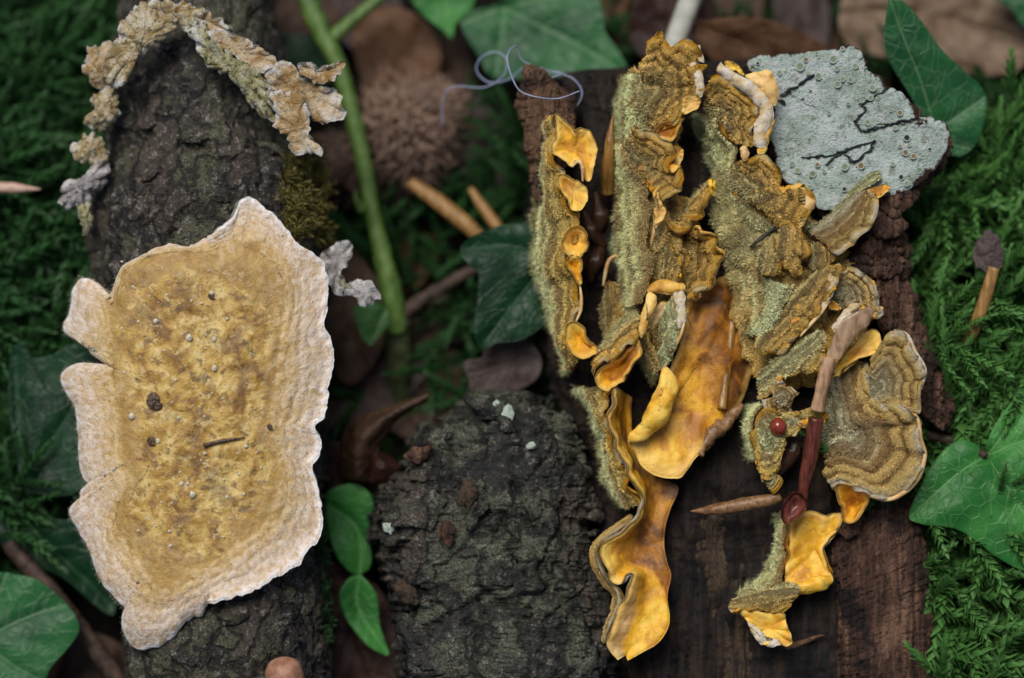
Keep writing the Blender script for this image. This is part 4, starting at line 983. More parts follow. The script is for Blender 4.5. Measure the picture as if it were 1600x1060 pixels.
e = bracket('shaggy fungus mass behind the ruffled caps of the middle row', 1020, 300, -150)
H(e, [(985, 140), (1045, 110), (1062, 200), (1050, 270), (1085, 330), (1092, 420), (1080, 500), (1030, 560), (985, 520), (972, 400), (968, 260)], (1022, 330), -40, -85, .6, 0, tmix=.9, amp=12, lam=34, flen=9, fuzz=.32, wave=8, bands=4, nband=5)
e = bracket('brown banded ruffled fungus with thin orange edge in the middle row', 1020, 290)
H(e, ZH([(350, 100, 4), (470, 170, 4), (530, 210), (640, 250), (720, 290), (752, 340), (750, 430), (725, 520), (742, 600), (800, 590), (857, 640), (850, 710), (800, 790), (720, 850), (630, 905), (600, 830), (570, 760, -15), (480, 720, -40), (330, 600, -50), (210, 410, -50), (240, 310, -40), (300, 190, -20)]), ZH([(380, 500)])[0][:2], -20, 4, 1.0, -5, fan=True, amp=5, flen=5)
SH(e, [ZH([(170, 200), (165, 400), (170, 640), (180, 850)], -150) + ZI([(215, 60), (150, 300), (180, 560), (230, 800), (235, 1000)], -150),
       ZH([(190, 300), (230, 480), (280, 680), (300, 860)], -60) + ZI([(300, 60), (280, 300), (300, 560), (330, 780), (300, 1000)], -55),
       ZH([(250, 330), (400, 560), (480, 740), (500, 880)], -22) + ZI([(520, 60), (490, 300), (560, 450), (540, 640), (470, 780), (420, 960)], -18)], tone=.05, t1=.6, flen=11, fuzz=.5)
Y(e, ZH([(560, 790), (600, 800), (622, 920), (668, 1000), (650, 1080), (580, 1140), (552, 1200), (548, 1000), (590, 930)]), ZH([(600, 1020)])[0][:2], 0, 6, .4)
tube('curl', ZH([(548, 960, 2), (555, 1100, 2), (540, 1220, 0), (515, 1330, -4), (520, 1370, -8)]), [1.5, 3, 3, 2.5, 1], 'hym', e, n=24)
Y(e, ZH([(755, 310), (800, 320), (835, 390), (820, 470), (760, 510), (750, 420)]), None, -28, -20, .5)

e = bracket('small upright fungus with knobbed orange tip between middle and right rows', 1085, 310)
SH(e, [ZH([(690, 1020, -75), (880, 940, -75), (1040, 780, -70), (1110, 690, -60)]), ZI([(650, 110, -45), (800, 130, -40), (930, 50, -35)]) + ZH([(1020, 900, -30), (1090, 760, -28)]), ZI([(640, 120, -25), (860, 190, -16), (965, 140, -12), (1042, 20, -10)]) + ZH([(1112, 870, -10), (1130, 700, -14)])], tone=.6)
Y(e, ZH([(1120, 680), (1160, 690), (1186, 750), (1165, 830), (1125, 820), (1115, 740)]), None, -10, -18, 1.2)
e = bracket('small fungus with thick crinkled yellow rim curving round dark bands', 1105, 405)
SH(e, [ZI([(850, 230, -90), (860, 400, -90), (860, 600, -90), (840, 760, -85), (860, 900, -80)]), ZI([(930, 190, -45), (1020, 330, -42), (1060, 500, -42), (1000, 680, -42), (920, 850, -45)]), ZI([(970, 145, -14), (1110, 250, -8), (1215, 430, -6), (1226, 570, -6), (1150, 700, -6), (1060, 830, -8), (890, 940, -14)])], tone=.9, amp=7, lam=16, flen=5, th=12)
H(e, ZI([(640, 370), (720, 340), (800, 350), (852, 410), (840, 520), (810, 640), (790, 730), (680, 720, -30), (620, 570, -30), (645, 450, -20)]), None, -10, -8, 1.1, 0, flen=5, tmix=.8)

# --- middle row: folds and the broad orange one
e = bracket('twisted yellow fold with pale green tongue above the broad orange fungus', 1040, 480)
sheet('lobe', e, [ZI([(450, 800, -40), (600, 725, -30), (720, 722, -26), (860, 760, -28)]), ZI([(470, 830, -14), (600, 780, -8), (720, 775, -8), (862, 800, -12)]), ZI([(530, 860, -22), (620, 860, -14), (720, 865, -14), (850, 835, -20)])], 'hym', 'hair', tone=.6, th=8)
Y(e, ZB([(640, 450), (672, 470), (682, 510), (660, 560), (620, 640), (605, 690), (592, 640), (608, 560), (630, 490)]), None, 4, -4, .5)
H(e, ZB([(770, 460), (820, 448), (833, 500), (830, 590), (800, 680), (745, 790), (712, 862), (700, 820), (720, 740), (700, 640), (738, 520)]), None, 10, -4, .0, 0, flen=4, fuzz=.25, tmix=.6)
Y(e, ZB([(770, 462), (820, 448), (834, 500), (830, 600), (795, 640), (770, 610), (775, 520)]), None, 16, 8, 0, front='white_rim', th=6)
tube('curl', ZB([(830, 590, 10), (805, 680, 8), (755, 770, 4), (712, 862, 0)]), [1.5, 2.8, 2.8, 1.5], 'hym', e, n=24)
SH(e, [ZB([(520, 640, -120), (600, 720, -115), (640, 850, -110), (690, 920, -100)]), ZB([(640, 660, -40), (660, 720, -40), (690, 780, -40), (705, 850, -30)])], tone=.4, t1=.7)
Y(e, ZB([(680, 520), (740, 500), (720, 570), (660, 620), (640, 610)]), None, -34, -30, .1, back='hym')
H(e, ZB([(400, 500), (430, 400), (470, 410), (492, 480), (510, 580), (490, 660), (420, 700), (400, 600)]), None, -85, -95, .9, 0, flen=5)
tube('curl', ZB([(405, 420, -90), (430, 300, -85), (470, 265, -80), (490, 290, -84)]), [2, 3, 3, 1], 'hym', e, n=24)

e = bracket('broad smooth orange fungus underside with folded yellow lip in the middle row', 1100, 600)
Y(e, ZB([(845, 500, -70), (885, 440, -80), (960, 390, -90), (1060, 380, -95), (1072, 560, -95), (1160, 700, -95), (1190, 830, -90)]) + ZC([(580, 180, -70), (520, 245, -55), (480, 300, -45), (445, 325, -30), (410, 375, -22), (380, 398, -18), (310, 388, -16), (262, 358, -16), (240, 312, -14), (212, 268, -8), (280, 235, -8)]) + ZB([(745, 860, -30), (790, 760, -40), (830, 620, -60)]),
  ZB([(930, 790)])[0][:2], -52, -40, lambda P, T: np.interp(P[..., 1], [430, 600, 680, 740], [2.7, 2.2, 1.7, .7]) + .8 * np.clip((P[..., 0] - 1090) / 60, 0, 1), amp=6, lam=60, ruffle=0, th=10, p=2.0, wave=0)
Y(e, ZC([(335, 30), (360, 45), (379, 75), (380, 105), (352, 170), (340, 212), (270, 265), (212, 275), (258, 222), (290, 150), (318, 90)]), ZC([(322, 170)])[0][:2], 16, 0, .85, th=10, p=2.0, wave=0)
tube('withered_edge', ZC([(590, 150, -60), (540, 215, -50), (500, 250, -42), (470, 285, -34), (452, 322, -26)]), [5, 9, 12, 9, 5], 'bud_tan', e, n=30, rough=.7, seed=4)

# --- right row, from the top
e = bracket('ochre fungus with thick white rolled rim and peach ear touching the lichen', 1160, 170)
H(e, ZJ([(100, 400, -40), (140, 300, -30), (190, 240), (260, 250), (400, 380), (540, 480), (610, 560), (660, 640), (600, 740), (580, 850), (570, 960), (500, 985), (440, 940, -20), (340, 850, -40), (190, 720, -55), (110, 600, -55)]), ZJ([(250, 640)])[0][:2], -18, -4, 1.0, -40, fan=True, amp=6)
SH(e, [ZD([(20, 380), (35, 470), (60, 590), (95, 690), (135, 740)], -150), ZD([(60, 390), (90, 480), (120, 580), (135, 660), (150, 720)], -80), ZD([(110, 400), (160, 480), (200, 540), (195, 600), (175, 680)], -30)], tone=.0, t1=.5)
sheet('lobe', e, [ZJ([(190, 262, -12), (280, 280, -6), (400, 375, -6), (520, 475, -6), (600, 565, -8), (640, 650, -8), (590, 760, -8), (585, 870, -8), (572, 975, -12)]),
      ZJ([(195, 190, 0), (300, 210, 2), (420, 300, 3), (540, 385, 3), (650, 500, 3), (700, 620, 2), (670, 740, 2), (650, 880, 0), (640, 1000, -2)]),
      ZJ([(240, 108, -6), (310, 172, -2), (450, 245, -2), (600, 345, -2), (700, 455, -2), (775, 570, -2), (785, 720, -4), (722, 860, -6), (715, 1000, -10)])], 'white_rim', 'hym', th=6, amp=3.5, lam=18)
Y(e, ZJ([(272, 105), (340, 98), (430, 160), (468, 215), (482, 252), (400, 212), (310, 165)]), None, -4, 2, 1.1)
Y(e, ZJ([(485, 250), (620, 222), (708, 190), (772, 240), (832, 370), (836, 480), (805, 560), (765, 560), (700, 460), (620, 400), (560, 320)]), None, 2, -6, .35)
Y(e, ZJ([(690, 800), (760, 720), (795, 700), (788, 765), (722, 865), (722, 980), (690, 1062), (620, 1062), (640, 960), (690, 880)]), None, -6, -10, .8)

e = bracket('two lobed ochre fungus with pale orange right lip below the lichen edge', 1210, 320)
H(e, ZK([(130, 220, -35), (160, 130, -20), (250, 100), (340, 58), (440, 90), (500, 150), (530, 230), (525, 300), (510, 360), (620, 350), (700, 333), (780, 370), (822, 430), (800, 500), (740, 600), (690, 662), (560, 640, -20), (500, 640, -30), (400, 570, -45), (300, 480, -50), (200, 420, -50), (130, 320, -45)]), ZK([(300, 360)])[0][:2], -6, -2, 1.1, -15, fan=True, amp=6)
SH(e, [ZK([(50, 380), (60, 550), (120, 720), (270, 830)], -140), ZK([(110, 360), (160, 480), (260, 640), (400, 720)], -55), ZK([(160, 380), (260, 450), (380, 560), (520, 650)], -30)], tone=.1, t1=.55, flen=6)
Y(e, ZK([(650, 352), (700, 333), (790, 380), (823, 430), (790, 520), (735, 610), (690, 668), (684, 610), (720, 520), (735, 430)]), None, 2, -4, .3)
Y(e, ZK([(200, 5), (240, -10), (266, 50), (250, 100), (215, 107), (195, 50)]), None, 12, 10, .1)
tube('crack_bark', ZK([(280, 830, -30), (360, 760, -18), (460, 690, -14), (560, 640, -16)]), [2, 4, 4, 2], 'chunk_bark', e, n=24, rough=.5)

e = bracket('shaggy grey green fungus mass between the overlapping caps of the right row', 1230, 450, -150)
H(e, [(1122, 260), (1180, 300), (1250, 330), (1320, 385), (1368, 450), (1345, 540), (1300, 590), (1240, 610), (1190, 590), (1152, 520), (1138, 420), (1112, 330)], (1220, 440), -34, -70, .55, 40, tmix=.9, amp=14, lam=36, flen=9, fuzz=.32, wave=9, bands=4, nband=7)
e = bracket('striped finger shaped fungus lobes hanging under the two lobed ochre fungus', 1225, 400)
H(e, ZK([(460, 800, -20), (500, 720), (590, 640), (680, 650), (740, 740), (757, 830), (722, 920), (685, 1020), (665, 1085), (640, 1085), (560, 990), (500, 900)]), None, 10, -8, 1.2, 8, tmix=.9, flen=5)
H(e, ZK([(330, 900, -30), (400, 800, -14), (480, 725), (510, 880), (540, 1000), (545, 1060), (420, 1050, -16), (350, 990, -24)]), None, -2, -12, .6, 5, tmix=.9, flen=6)
H(e, ZK([(770, 850), (830, 790), (920, 780), (970, 860), (975, 960), (900, 1010), (820, 1030), (760, 960)]), None, -14, -24, 1.3, 0, flen=4)

e = bracket('cream white fan fungus with fluted rim growing over the lichen plate edge', 1290, 370, -60)
SH(e, [ZK([(745, 690, -34), (900, 600, -32), (1040, 480, -32), (1150, 380, -36), (1240, 345, -40)]), ZK([(860, 780, -14), (980, 720, -10), (1110, 600, -10), (1190, 500, -12), (1250, 400, -18)]), ZK([(960, 850, -6), (1004, 900, -4), (1110, 825, 0), (1225, 710, 0), (1300, 610, 0), (1342, 500, -4), (1338, 430, -10), (1275, 378, -20)])], tone=2.0, fuzz=.2, flen=4, amp=4, lam=16)
Y(e, ZK([(1240, 365), (1300, 335), (1370, 320), (1442, 328), (1420, 360), (1350, 420), (1330, 440)]), None, -30, -26, 2.0)
SH(e, [ZK([(760, 640, -40), (880, 590, -38), (980, 490, -38), (1090, 380, -40), (1180, 280, -40), (1340, 190, -42)]), ZK([(740, 690, -26), (900, 620, -24), (1030, 510, -24), (1140, 400, -26), (1240, 330, -28), (1370, 250, -32)])], tone=.2, t1=.5, flen=5, th=4, bands=0)

e = bracket('olive folded fungus with white lip and bright yellow lower hem in the right row', 1230, 490)
SH(e, [ZL([(90, 200), (95, 420), (150, 600), (180, 720)], -150), ZL([(200, 260), (220, 420), (260, 580), (280, 720)], -70), ZL([(350, 230), (400, 420), (420, 580), (330, 750)], -22)], tone=.1, t1=.55, flen=11, fuzz=.5)
SH(e, [ZL([(400, 280, -40), (400, 450, -40), (390, 620, -40), (250, 770, -40)]), ZL([(520, 330, 0), (460, 520, 2), (420, 660, 2), (330, 770, -6)]), ZL([(640, 340, -16), (560, 500, -14), (520, 640, -12), (380, 800, -14)])], tone=.05, t1=.5, flen=7)
H(e, ZL([(600, 420, -30), (740, 330, -8), (790, 260), (900, 210), (1000, 170), (1032, 200), (1020, 280), (970, 380), (930, 480), (850, 580), (760, 680), (690, 770), (640, 805), (560, 905), (520, 928), (440, 905), (360, 908), (320, 845), (370, 800, -20), (460, 690, -26), (540, 560, -30)]), ZL([(690, 600)])[0][:2], 4, 2, .85, 40, tmix=.8, amp=6)
Y(e, ZL([(915, 225), (1005, 166), (1033, 200), (1025, 270), (980, 372), (938, 472), (880, 560), (868, 500), (900, 350)]), ZL([(945, 330)])[0][:2], 16, 4, 0, front='white_rim')
Y(e, ZL([(318, 838), (350, 826), (450, 868), (545, 912), (500, 934), (440, 916), (360, 914)]), None, 2, -4, 1.2)
tube('curl', ZL([(935, 480, 4), (860, 580, 4), (770, 680, 2), (690, 775, -2)]), [1.5, 3, 3, 1.5], 'hym', e, n=24)
Y(e, ZL([(190, 790), (250, 770), (320, 850), (500, 920), (400, 1000), (330, 1060), (260, 1000), (200, 880)]), None, -80, -70, 3.0)

e = bracket('cream scalloped fungus with yellow underside beside the reddish rotten wood', 1350, 470, -90)
H(e, ZL([(1000, 280, -30), (1040, 220), (1100, 198), (1200, 230), (1280, 320), (1352, 400), (1346, 480), (1332, 560), (1372, 590), (1320, 632), (1200, 570), (1060, 540, -40), (965, 440, -40)]), ZL([(1050, 420)])[0][:2], -24, -18, 2.0, -10, fan=True, flen=4, fuzz=.15)
Y(e, ZL([(1075, 525), (1150, 488), (1192, 530), (1120, 600), (1010, 730), (955, 710), (1015, 610)]), None, -2, -14, 0, front='white_rim')
Y(e, ZL([(940, 470), (980, 490), (1030, 545), (990, 560), (920, 540)]), None, -18, -16, 2)
Y(e, ZM([(1155, -20), (1130, 50), (1000, 90), (900, 150), (800, 240), (745, 268), (765, 200), (870, 50), (960, -60), (1070, -140), (1130, -100)]), None, -30, -18, 1.35, th=9)

e = bracket('ragged pale green fuzzy fungus wrapped round the reddish bud stalk', 1230, 620)
H(e, ZM([(150, 240, -30), (280, 110, -10), (430, 10), (540, -90), (680, -120), (705, -20), (690, 80), (645, 180), (600, 235), (480, 243), (330, 252), (260, 300), (210, 450, -20), (150, 460, -40)]), ZM([(420, 140)])[0][:2], 0, -6, .35, 50, tmix=.85, flen=7)
H(e, ZM([(140, 560), (200, 520), (300, 560), (420, 560), (560, 540), (640, 530), (708, 580), (704, 645), (640, 620), (540, 650), (440, 720), (370, 770), (352, 860), (310, 970), (290, 1060), (200, 1120), (130, 1060), (105, 930), (75, 800), (90, 680)]), ZM([(230, 690)])[0][:2], -4, -10, .0, None, flen=7, amp=7, lam=18)
H(e, ZE([(262, 790), (310, 840), (330, 880), (345, 905), (325, 930), (295, 890), (265, 830)]), None, -16, -24, .0, None, flen=6)
H(e, ZM([(250, 330), (330, 295), (420, 370), (412, 440), (425, 560), (300, 572), (195, 520), (245, 420)]), None, -2, -12, 2.0, None, amp=9, lam=16, fuzz=.2, flen=4)
SH(e, [ZM([(60, 500, -130), (40, 700, -130), (60, 950, -130)]), ZM([(150, 480, -20), (90, 700, -20), (120, 950, -25)])], tone=0, t1=.4)

e = bracket('large brown banded fan fungus with pale rim overhanging the wood edge', 1360, 660, -120)
H(e, ZE([(690, 480, -30), (720, 400, -18), (765, 320), (810, 286), (850, 308), (882, 380), (924, 450), (907, 530), (897, 622), (820, 605), (770, 625, -20), (700, 560, -34)]), ZE([(735, 520)])[0][:2], -14, 0, 1.7, -15, fan=True, flen=4, fuzz=.15, wave=6)
H(e, ZE([(525, 620, -80), (540, 500, -70), (600, 435, -55), (690, 420, -40), (740, 560, -16), (800, 603, 6), (850, 596, 8), (895, 640), (907, 720), (924, 790), (892, 880), (830, 940), (770, 964), (700, 952), (640, 908), (590, 902, -10), (562, 925, -30), (535, 850, -60), (527, 720, -80)]), ZE([(585, 690)])[0][:2], -40, 4, 1.8, 15, fan=True, p=.8, amp=5, flen=5, fuzz=.15, wave=9, wlam=60, bands=3, nband=6)
tube('pale_rim', ZE([(800, 292, -2), (850, 310, -4), (884, 380, -6), (922, 450, -8), (906, 530, -8)]), [1, 3.2, 3.2, 3.2, 1], 'white_rim', e, n=30)
tube('pale_rim', ZE([(845, 598, 4), (893, 642, 0), (905, 720, -2), (922, 790, -2), (892, 880, -2), (830, 940, -2), (770, 962, -2), (700, 950, -2)]), [1, 3, 3.4, 3.4, 4, 4, 3.2, 1], 'hym', e, n=50)
Y(e, ZF([(728, 175), (790, 152), (866, 215), (862, 270), (822, 340), (775, 346), (750, 270)]), None, -46, -8, 1.8)

e = bracket('lowest fungus of the right row with smooth yellow underside and banded foot', 1250, 930, -120)
Y(e, ZF([(510, 330), (600, 290), (680, 310), (757, 300), (742, 370), (712, 420), (675, 425), (662, 465), (690, 540), (707, 605), (640, 615), (560, 635), (500, 635), (490, 560), (508, 430)]), None, -62, -48, 1.3, th=9)
Y(e, ZF([(490, 640), (600, 605), (690, 590), (710, 600), (700, 632), (640, 662), (560, 672), (500, 660)]), None, -30, -42, .9)
SH(e, [ZF([(470, 290), (462, 400), (420, 530), (320, 630), (255, 690)], -115), ZF([(495, 330), (480, 450), (462, 560), (380, 630), (300, 680)], -60), ZF([(512, 340), (492, 470), (490, 600), (440, 650), (390, 690)], -38)], tone=.0, t1=.6)
H(e, ZF([(228, 735), (255, 690, -40), (330, 660, -40), (400, 670, -40), (490, 630, -40), (560, 640), (545, 690), (490, 752), (400, 748), (290, 745), (245, 758)]), None, -20, -24, .7, 80, tmix=.9, flen=5)
Y(e, ZF([(290, 750), (400, 757), (482, 755), (495, 800), (524, 870), (515, 912), (440, 906), (385, 902), (345, 860), (318, 800)]), None, -30, -22, 1.0, ruffle=4)
Y(e, ZF([(318, 800), (360, 840), (420, 880), (500, 905), (440, 912), (385, 905), (345, 866)]), None, -16, -22, 0, front='white_rim', ruffle=3)

# ------------------------------------------------------------------ bud scales, beads and straws caught in the fungi
def single(name, pts, rad, mat, label, cat, group=None, **k):
    o = tube(name, pts, rad, mat, **k); tag(o, label, cat, group); return o
e = tag(empty('bud_stalk', at_px(1250, 790, -60)), 'long dried bud stalk, tan above and red brown below, lying across the right row', 'bud')
tube('upper_stalk', ZE([(548, 400, 14), (525, 480, 14), (508, 560, 12), (498, 610, 8)]), [10, 11, 10, 11], 'stalk_tan', e, rough=.12)
tube('lower_stalk', ZE([(492, 640, 2), (475, 750, -6), (455, 860, -14), (440, 955, -22)]), [12, 13, 11, 8], 'bud_red', e, rough=.08)
disc('paper_scale', e, ZE([(600, 250, 20), (660, 215, 20), (706, 196, 16), (724, 210, 12), (700, 272, 12), (640, 330, 14), (595, 392, 18), (548, 445, 14), (532, 395, 14), (562, 315, 16)]), ZE([(620, 320)])[0][:2], 20, 14, 'bud_paper', 'bud_paper', th=3, amp=2, lam=50, sharp=True)
disc('bud_tip', e, ZF([(540, 200), (580, 225), (588, 265), (560, 310), (520, 338), (490, 350), (474, 320), (480, 270), (505, 225)]), None or ZF([(530, 275)])[0][:2], -14, -38, 'bud_red', 'bud_red', p=2.4, th=12, amp=1.5)
single('bud_spike', ZF([(470, 225, -30), (440, 235, -30), (300, 262, -36), (160, 285, -44), (55, 292, -52)]), [7, 11, 11, 9, 1], 'bud_tan', 'pointed tan bud scale lying on dark wood, pointing left from the bud stalk', 'bud scale', rough=.1)
single('bud_scale', ZM([(400, 760, -50), (430, 850, -50), (370, 960, -55), (310, 1060, -60)]), [4, 12, 12, 5], 'bud_dark', 'dark red bud scale tucked under the ragged green fungus', 'bud scale', rough=.1)
o = disc('red_bead', None, ZM([(240, 640), (290, 605), (345, 630), (362, 680), (340, 730), (290, 742), (245, 705)]), ZM([(300, 675)])[0][:2], 14, -8, 'bead', 'bead', p=2.6, th=10, amp=.4)
tag(o, 'glossy red bead shaped seed resting in the ragged pale green fungus', 'seed')
single('bud_spike', ZN([(810, 178, -70), (790, 350, -72), (770, 600, -78), (760, 900, -95)]), [1, 8, 11, 11], 'amber', 'upright amber bud spike between the left and middle fungus rows', 'bud scale', rough=.08)
single('straw', ZB([(1080, 560, -78), (1060, 760, -66), (1040, 900, -58), (1020, 1060, -46)]), [6, 7, 7, 8], 'amber', 'thin amber straw lying down the broad orange fungus underside', 'straw')
for k, p in enumerate([[(930, 300, -125), (938, 340, -118), (925, 372, -125)], [(912, 330, -128), (925, 362, -120), (945, 385, -125)], [(945, 380, -130), (930, 410, -120), (922, 440, -128)]]):
    single('bud_scale', p, [4, 15, 5], 'bud_dark', ['topmost', 'middle', 'lowest'][k] + ' of three dark shiny bud scales between the left and middle rows', 'bud scale', 'bud scales between the rows', n=24)
single('splinter', ZF([(470, 930, -92), (560, 900, -84), (640, 868, -84), (672, 862, -88)]), [3, 5, 4, 1], 'wood_tan', 'thin tan wood splinter below the lowest fungus', 'splinter')
o = tube('black_sliver', ZG([(975, 405, 6), (1010, 450, 10), (1095, 468, 6)]), [.8, 2.2, .6], 'black_bit', n=14); tag(o, 'tiny black sliver on the curled white tip of the shaggy fungus', 'sliver')
# ------------------------------------------------------------------ ivy
def off(o, du, dv): return [(a + du, b + dv) for a, b in o]
IG = 'ivy leaves'
leaf('ivy_leaf', [(1388, -2), (1383, 30), (1381, 65), (1392, 102), (1415, 138), (1432, 168), (1445, 200), (1470, 232), (1500, 244), (1528, 220), (1541, 168), (1536, 140), (1506, 110), (1470, 76), (1445, 40), (1420, 10), (1398, -8)], (1456, 150), -150, 'ivy_mid',
     [[(1460, 205), (1440, 130), (1412, 60), (1390, 0)], [(1460, 205), (1495, 182), (1538, 152)], [(1460, 205), (1490, 225), (1515, 232)]], grad=(-.15, -.15), fold=.4, label='pointed mid green ivy leaf with pale veins behind the lichen plate', cat='ivy leaf', seed=1)
leaf('ivy_leaf', [(1605, 598), (1568, 644), (1543, 690), (1539, 711), (1519, 692), (1500, 687), (1475, 704), (1448, 743), (1421, 800), (1432, 817), (1491, 827), (1524, 844), (1557, 869), (1600, 893), (1660, 915), (1720, 860), (1735, 760), (1700, 650), (1650, 590)], (1575, 765), -62, 'ivy_bright',
     [[(1541, 712), (1490, 745), (1424, 806)], [(1541, 712), (1580, 770), (1605, 810), (1650, 880)], [(1541, 712), (1600, 688), (1680, 660)], [(1541, 712), (1580, 660), (1605, 612)]], grad=(-.08, .1), fold=.4, vw=2.4, curl=-18, label='large glossy bright green ivy leaf beside the broad banded fungus', cat='ivy leaf', seed=2)
leaf('ivy_leaf', [(719, 38), (733, 18), (777, 8), (800, -10), (860, -45), (925, -20), (943, 20), (946, 50), (969, 83), (981, 108), (973, 121), (920, 119), (860, 121), (800, 124), (766, 119), (745, 84)], (850, 55), -330, 'ivy_mid',
     [[(789, 14), (785, 60), (776, 116)], [(789, 14), (840, 40), (900, 70), (976, 116)], [(789, 14), (755, 25), (724, 38)], [(789, 14), (850, 0), (920, -10)]], grad=(.05, .1), fold=.3, vw=3.5, label='broad dark green veined ivy leaf behind the tan splinter and loose thread', cat='ivy leaf', seed=3)
leaf('ivy_leaf', [(640, -6), (660, 22), (690, 46), (706, 60), (713, 36), (731, 20), (742, -2), (738, -40), (690, -60), (645, -40)], (692, -2), -350, 'ivy_bright', [[(690, -60), (700, 55)]], label='small bright green ivy leaf between the stem and the broad veined leaf', cat='ivy leaf', seed=4)
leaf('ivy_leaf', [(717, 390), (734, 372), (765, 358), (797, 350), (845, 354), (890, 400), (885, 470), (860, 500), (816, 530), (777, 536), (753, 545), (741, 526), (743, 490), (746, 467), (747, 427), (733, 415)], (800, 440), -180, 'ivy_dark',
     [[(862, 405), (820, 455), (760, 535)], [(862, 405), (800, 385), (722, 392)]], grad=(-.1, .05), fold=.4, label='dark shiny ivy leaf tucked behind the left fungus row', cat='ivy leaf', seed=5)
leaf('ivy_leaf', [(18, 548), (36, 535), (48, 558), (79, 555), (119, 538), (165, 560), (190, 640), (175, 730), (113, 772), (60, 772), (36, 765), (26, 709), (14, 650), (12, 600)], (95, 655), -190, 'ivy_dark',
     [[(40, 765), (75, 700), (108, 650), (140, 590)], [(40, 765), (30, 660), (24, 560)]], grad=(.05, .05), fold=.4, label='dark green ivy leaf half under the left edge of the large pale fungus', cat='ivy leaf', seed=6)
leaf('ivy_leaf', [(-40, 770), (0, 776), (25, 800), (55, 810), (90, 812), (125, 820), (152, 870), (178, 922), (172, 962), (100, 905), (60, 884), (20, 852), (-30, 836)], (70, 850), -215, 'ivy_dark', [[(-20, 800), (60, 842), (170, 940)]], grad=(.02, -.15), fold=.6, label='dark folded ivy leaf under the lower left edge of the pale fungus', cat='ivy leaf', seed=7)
leaf('ivy_leaf', [(-60, 905), (0, 894), (20, 897), (55, 905), (90, 930), (116, 960), (123, 985), (106, 1012), (80, 1042), (58, 1075), (-20, 1110), (-80, 1060), (-95, 970)], (10, 990), -150, 'ivy_mid', [[(-30, 1000), (45, 965), (98, 948)], [(-30, 1000), (20, 1040), (60, 1062)], [(-30, 1000), (-10, 950), (10, 900)]], fold=.4, grad=(-.05, .05), label='mid green ivy leaf beside the lower end of the branch', cat='ivy leaf', seed=8)
leaf('ivy_leaf', [(510, 772), (531, 759), (559, 757), (580, 775), (584, 806), (580, 838), (580, 878), (565, 896), (547, 893), (527, 870), (514, 834), (509, 798)], (545, 825), -200, 'ivy_bright', [[(513, 790), (560, 830), (563, 893)], [(563, 893), (575, 840)]], fold=.5, label='upper of two small green ivy leaves between branch and bark chunk', cat='ivy leaf', seed=9)
leaf('ivy_leaf', [(561, 898), (577, 912), (589, 933), (593, 977), (601, 1000), (607, 1024), (579, 1013), (555, 987), (538, 961), (530, 929), (543, 905)], (564, 955), -185, 'ivy_bright', [[(561, 900), (560, 950), (604, 1020)]], fold=.5, label='lower oval green ivy leaf between branch and bark chunk', cat='ivy leaf', seed=10)
leaf('ivy_leaf', [(1552, -10), (1580, 15), (1602, 42), (1650, 60), (1690, 20), (1660, -50), (1580, -50)], (1620, 0), -330, 'ivy_mid', [[(1560, -5), (1680, 20)]], label='green ivy leaf corner above the tan dead leaf', cat='ivy leaf', seed=11)
leaf('ivy_leaf', [(553, 479), (575, 474), (596, 475), (611, 498), (596, 522), (578, 541), (563, 522), (555, 498)], (580, 502), -235, 'ivy_young', [[(606, 485), (580, 538)]], fold=.6, label='small hairy young ivy leaf at the stem below the curled grey fungus', cat='ivy leaf', seed=12)
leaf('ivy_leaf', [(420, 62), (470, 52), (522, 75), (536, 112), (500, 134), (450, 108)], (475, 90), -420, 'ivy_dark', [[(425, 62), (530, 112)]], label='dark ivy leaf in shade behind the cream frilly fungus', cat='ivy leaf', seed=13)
leaf('ivy_leaf', [(1080, 130), (1112, 112), (1140, 150), (1120, 205), (1085, 215), (1068, 170)], (1103, 165), -172, 'ivy_mid', [[(1090, 125), (1100, 210)]], label='green ivy leaf glimpsed in the gap behind middle and right rows', cat='ivy leaf', seed=14)

ivy = tag(empty('ivy_vine', at_px(625, 660, ground_d(660))), 'upright green ivy stem forking above, standing behind the two pieces of wood', 'ivy')
tube('main_stem', [(462, -40, -340), (500, 45, -330), (528, 100, -320), (548, 170, -315), (565, 240, -310), (580, 320, -305), (598, 400, -300), (614, 470, -300), (622, 520, -310)], [14, 17, 14, 13, 13, 13, 14, 18, 17], 'stem_green', ivy, n=90, rough=.12, seed=2)
tube('lower_stem', [(622, 500, -308), (622, 560, -330), (628, 640, -370), (632, 700, -420)], [18, 22, 22, 22], 'stem_olive', ivy, n=40, rough=.15, seed=3)
tube('side_shoot', [(512, 66, -328), (550, 32, -335), (610, -16, -345)], [12, 10, 9], 'stem_green', ivy, n=30)
tube('node_bud', [(566, 330, -296), (556, 310, -288), (556, 298, -286)], [7, 6, 1], 'stem_green', ivy, n=12)
tube('side_twig', [(618, 500, -305), (670, 462, -318), (745, 420, -330), (830, 380, -350)], [12, 10, 9, 8], 'stem_brown', ivy, n=40, rough=.2)
tube('side_twig', [(614, 480, -318), (600, 430, -335), (586, 330, -360)], [7, 6, 5], 'stem_brown', ivy, n=30, rough=.2)

